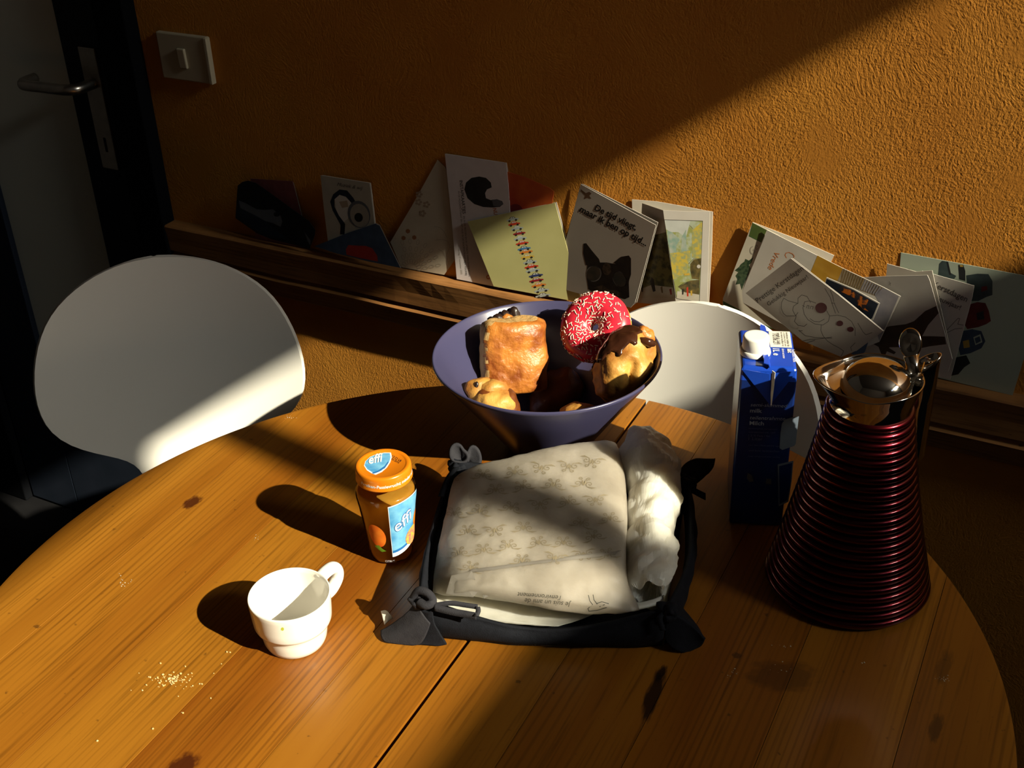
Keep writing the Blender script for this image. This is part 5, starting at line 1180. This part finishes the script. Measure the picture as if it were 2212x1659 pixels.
c.prints('painting', [(S3(k4, [(1342, 496), (1782, 510), (1745, 1438), (1480, 1400)]), M['tyre']), (S3(k4, [(1346, 502), (1776, 516), (1740, 1432), (1484, 1394)]), M['street_green']), (S3(k4, [(1346, 502), (1640, 512), (1590, 700), (1500, 640), (1420, 640), (1365, 610)]), M['pane_print']),
    (S3(k4, [(1372, 620), (1430, 640), (1520, 720), (1480, 800), (1480, 900), (1410, 900)]), M['street_teal']), (S3(k4, [(1540, 700), (1590, 610), (1600, 900), (1540, 900)]), M['street_teal']), (S3(k4, [(1410, 880), (1640, 850), (1600, 1100), (1440, 1180)]), M['street_yellow']), (S3(k4, [(1660, 620), (1776, 520), (1762, 940), (1660, 930)]), M['street_yellow']),
    (S3(k4, [(1640, 1000), (1680, 950), (1762, 935), (1745, 1180), (1660, 1170), (1640, 1080)]), M['street_dark']), (ellipse(*k4(1735, 1030), 4, 4), M['card']), (S3(k4, [(1500, 1260), (1640, 1190), (1745, 1180), (1740, 1360), (1600, 1340)]), M['street_dark']), (S3(k4, [(1484, 1394), (1490, 1310), (1740, 1350), (1740, 1432)]), M['snow_print']),
    (S3(k4, [(1595, 1270), (1615, 1262), (1620, 1370), (1600, 1370)]), M['car_red']), (S3(k4, [(1545, 1290), (1568, 1290), (1560, 1350), (1545, 1350)]), M['tyre']), (S3(k4, [(1570, 1110), (1635, 1105), (1630, 1130), (1570, 1130)]), M['car_yellow']), (S3(k4, [(1640, 1310), (1660, 1300), (1662, 1360), (1645, 1360)]), M['car_yellow'])])
sh = []
for pts in ([(1360, 600), (1510, 715)], [(1590, 530), (1640, 570), (1665, 600)], [(1620, 1000), (1680, 940), (1760, 930)], [(1500, 1262), (1560, 1220), (1640, 1195)]): sh += [(q, M['street_dark']) for q in stroke(S3(k4, pts), 1.0)]
c.prints('painted_line', sh)

# right hand group -------------------------------------------------------------
c = Card('greeting_card', 'very large pale green card with toy vans at the right end of the beam', S3(k7, [(490, 118), (1110, 232), (1714, 346), (1900, 385), (1890, 600), (1600, 1540), (975, 1392), (400, 1250)]), 1.4690, .014, -.03, face='card_mint')
c.prints('toy_print', [(S3(k7, [(1140, 345), (1250, 328), (1360, 332), (1400, 400), (1400, 540), (1340, 560), (1260, 600), (1180, 600), (1150, 450)]), M['toy_teal']), (S3(k7, [(1290, 460), (1345, 450), (1350, 490), (1290, 510)]), M['toy_red'])])
c.prints('toy_print', [(S3(k7, [(1150, 640), (1250, 610), (1330, 620), (1365, 700), (1385, 800), (1340, 830), (1260, 860), (1150, 880), (1100, 800)]), M['toy_red']), (S3(k7, [(1240, 720), (1310, 700), (1320, 780), (1250, 790)]), M['toy_dark'])])
c.prints('toy_print', [(S3(k7, [(1090, 900), (1200, 880), (1290, 900), (1330, 1000), (1290, 1070), (1180, 1120), (1080, 1140), (1050, 1020)]), M['toy_blue']), (S3(k7, [(1105, 1000), (1165, 985), (1175, 1060), (1115, 1070)]), M['toy_yellow']), (S3(k7, [(1210, 960), (1280, 930), (1300, 1010), (1230, 1040)]), M['card_mint']), (S3(k7, [(1222, 972), (1272, 950), (1285, 1000), (1236, 1025)]), M['toy_blue'])])
c.prints('toy_print', [(S3(k7, [(1040, 1160), (1140, 1140), (1180, 1220), (1120, 1260), (1060, 1330), (990, 1345), (1010, 1240)]), M['toy_dark'])])
c.prints('toy_print', [(S3(k7, [(870, 230), (900, 200), (960, 210), (985, 320), (1040, 350), (1020, 380), (960, 370), (860, 340)]), M['toy_teal']), (S3(k7, [(940, 205), (960, 210), (990, 340), (970, 340)]), M['toy_dark'])])
c.prints('toy_print', [(S3(k7, [(1060, 240), (1110, 240), (1130, 300), (1130, 400), (1070, 385)]), M['toy_dark']), (S3(k7, [(1075, 240), (1105, 240), (1108, 262), (1078, 260)]), M['toy_yellow'])])
# second snowman card
c = Card('greeting_card', 'white snowman card with only the ends of its two lines of lettering showing', S3(k7, [(700, 300), (820, 335), (1218, 448), (1200, 560), (980, 1380), (600, 1290), (560, 600)]), 1.4625, .020, -.09, face='card')
c.text('Prettige Kerstdagen', k7(540, 330), k7(1140, 610), 'snow_pencil', bold=.01); c.text('Gelukkig Nieuwjaar!', k7(560, 460), k7(1075, 690), 'snow_pencil', bold=.01)
sh = []
for pts in ([(945, 890), (1030, 800), (1060, 770), (1075, 775), (1055, 830), (1110, 840)], [(950, 915), (1020, 880), (1100, 870)]): sh += [(q, M['snow_pencil']) for q in stroke(S3(k7, pts), 1.1)]
c.prints('drawing', sh)
# card with brown long legged figure
c = Card('greeting_card', 'white card with a brown long limbed silhouette, behind the jug lever', S3(k7, [(100, 366), (420, 350), (752, 342), (775, 390), (1000, 1178), (960, 1300), (100, 1180)]), 1.4600, .020, -.12, face='card')
c.back(S3(k7, [(352, 228), (640, 308), (800, 296), (880, 640), (1002, 1176), (500, 1200), (330, 500)]), .0040, face='card_in')
c.prints('figure_print', [(S3(k7, [(270, 880), (380, 850), (540, 830), (620, 800), (730, 700), (840, 650), (865, 720), (760, 840), (700, 950), (800, 950), (925, 955), (940, 1030), (780, 1050), (640, 1080), (520, 1060), (380, 1060), (330, 1090), (180, 1010)]), M['dancer_brown']), (S3(k7, [(260, 1040), (360, 1060), (440, 1110), (420, 1130), (350, 1100), (320, 1170), (290, 1120)]), M['dancer_brown'])])
c.text("'t", k7(365, 440), k7(388, 444), 'ink'); c.text('feest', k7(330, 720), k7(430, 600), 'line_grey')
# tree card with green bands
tq = S3(k6, [(340, 2), (850, 190), (1255, 375), (1215, 440), (1000, 1300), (900, 1420), (0, 1020), (10, 870)])
c = Card('greeting_card', 'cream card with a dark fir tree between green bands, behind the long script card', S3(k6, [(340, 2), (505, 85), (640, 150), (800, 1290), (740, 1250), (0, 1010), (10, 850)]), 1.4660, .030, face='card_floral')
c.back(S3(k6, [(348, 0), (850, 195), (1255, 372), (1225, 430), (900, 1300), (300, 1000)]), .0035, face='card_in')
c.prints('green_band', [(S3(k6, [(340, 6), (500, 90), (440, 225), (300, 150)]), M['leaf_green']), (S3(k6, [(300, 148), (440, 222), (438, 228), (298, 156)]), M['dark_green_band'])])
c.prints('green_band', [(S3(k6, [(8, 880), (212, 990), (205, 1003), (400, 1110), (620, 1215), (800, 1290), (740, 1255), (20, 1010)]), M['dark_green_band'])])
tree = [(350, 390), (330, 450), (300, 480), (320, 520), (290, 600), (250, 680), (220, 760), (200, 690), (150, 700), (170, 640), (150, 600), (180, 560), (140, 540), (190, 500), (210, 470), (250, 440), (260, 410), (300, 430)]
c.prints('fir_print', [(S3(k6, tree), M['pine_green'])])
c.text('Ge', k6(340, 370), k6(420, 280), 'line_grey', shear=.4)
# long script card
c = Card('greeting_card', 'long tilted white card with orange script and a golden photograph', S3(k6, [(505, 88), (1060, 370), (1350, 515), (1800, 725), (2000, 830), (1760, 1340), (1400, 1480), (800, 1210), (185, 875)]), 1.4605, .022, -.05, face='card')
c.prints('golden_photograph', [(S3(k6, [(1068, 372), (1352, 517), (1290, 660), (1180, 615), (1150, 690), (990, 560)]), M['gold_photo'])])
slats = []
for q in range(16): slats.append((S3(k6, [(1362 + 27*q, 520 + 13.0*q), (1376 + 27*q, 527 + 13.0*q), (1332 + 26*q, 680 + 9*q), (1318 + 26*q, 672 + 9*q)]), M['umber'] if q < 9 else M['violet_grey']))
c.prints('slatted_photograph', [(S3(k6, [(1352, 517), (1800, 730), (1720, 830), (1290, 670)]), M['slats_print'])] + slats)
c.prints('violet_photograph', [(S3(k6, [(1700, 800), (1800, 730), (1980, 830), (1760, 1330), (1680, 1090), (1760, 905)]), M['violet_grey'])])
c.text('Vrede', k6(590, 330), k6(510, 520), 'script_orange', shear=.2); c.prints('script_curl', [(q, M['script_orange']) for q in stroke(S3(k6, [(720, 400), (705, 370), (715, 345), (750, 338), (790, 355), (808, 380), (800, 398)]), 1.5)])
# small dark photo card
c = Card('photo_card', 'small dark blue photograph card with orange flames and a white border', S3(k6, [(1170, 618), (1470, 745), (1765, 908), (1690, 1095), (1600, 1180), (1300, 1100), (1150, 680)]), 1.4545, .020, -.08, face='card')
c.prints('photograph', [(S3(k6, [(1172, 634), (1468, 758), (1748, 914), (1680, 1075), (1560, 1150), (1300, 1080), (1160, 680)]), M['card_night_blue']), (S3(k6, [(1290, 760), (1340, 715), (1440, 760), (1560, 830), (1640, 870), (1600, 960), (1640, 1000), (1540, 960), (1480, 850), (1380, 800)]), M['flame']), (S3(k6, [(1480, 950), (1540, 930), (1585, 990), (1560, 1030), (1500, 1020)]), M['card_night'])])
# snowman card in front
c = Card('greeting_card', 'white card with a pencil drawn snowman in a top hat', S3(k6, [(770, 405), (1300, 810), (1802, 1218), (1500, 1440), (1335, 1510), (900, 1330), (262, 795)]), 1.4450, .010, -.14, face='card')
c.back(S3(k6, [(785, 402), (1310, 806), (1810, 1216), (1500, 1445), (900, 1330), (300, 790)]), .002, face='card')
c.text('Prettige Kerstdagen', k6(398, 905), k6(915, 530), 'snow_pencil', bold=.012); c.text('Gelukkig Nieuwjaar!', k6(520, 940), k6(968, 625), 'snow_pencil', bold=.012)
c.prints('red_nose', [(ellipse(*k6(1108, 960), 12.8, 11.4), M['maroon'])]); c.prints('coat_button', [(ellipse(*k6(1318, 1133), 7.2, 6.0), M['maroon'])]); c.prints('coat_button', [(ellipse(*k6(1437, 1200), 7.2, 5.6), M['maroon'])])
sh = []
for pts in ([(690, 850), (665, 900), (660, 960), (685, 1020), (720, 1050), (820, 1050), (850, 1010)], [(690, 850), (740, 880), (850, 910)], [(850, 905), (800, 940), (790, 985), (812, 1030), (830, 1050)], [(850, 905), (850, 850), (890, 815), (950, 830), (980, 880), (990, 900)], [(830, 1050), (810, 1110), (850, 1155), (920, 1165), (950, 1140)],
            [(925, 890), (905, 960), (920, 1030), (960, 1090), (1040, 1140), (1130, 1150), (1190, 1110), (1205, 1050), (1170, 990)], [(925, 890), (980, 880), (1050, 905)], [(985, 1080), (1030, 1110), (1090, 1115), (1145, 1085)], [(945, 960), (955, 930), (975, 935), (965, 970)], [(985, 970), (995, 940), (1020, 945), (1010, 975)], [(900, 930), (925, 945)],
            [(1110, 1150), (1105, 1210), (1130, 1270), (1180, 1330), (1240, 1370), (1300, 1400), (1360, 1440), (1350, 1470), (1330, 1500)], [(1205, 1050), (1290, 1040), (1380, 1060), (1450, 1110), (1490, 1190), (1490, 1270)], [(1490, 1350), (1440, 1400), (1450, 1440)],
            [(860, 1210), (930, 1270), (1040, 1290), (1230, 1300)], [(900, 1330), (1000, 1310), (1100, 1305), (1230, 1285)], [(950, 1350), (1040, 1320)], [(860, 1215), (900, 1215)], [(1520, 1130), (1580, 1230), (1610, 1260), (1680, 1235)], [(1150, 740), (1210, 840), (1230, 900)], [(1210, 760), (1240, 830), (1250, 890)], [(1225, 905), (1262, 905)], [(1230, 905), (1270, 1020)], [(1255, 905), (1305, 1015)]):
    sh += [(q, M['snow_pencil']) for q in stroke(S3(k6, pts), 1.1)]
c.prints('snowman_drawing', sh)
# one more card edge between the hand drawn ones, low on the beam
c = Card('greeting_card', 'navy blue card corner showing below the snowman card', S3(k6, [(1440, 1475), (1640, 1330), (1600, 1450), (1545, 1510)]), 1.4548, .03, face='card_denim')
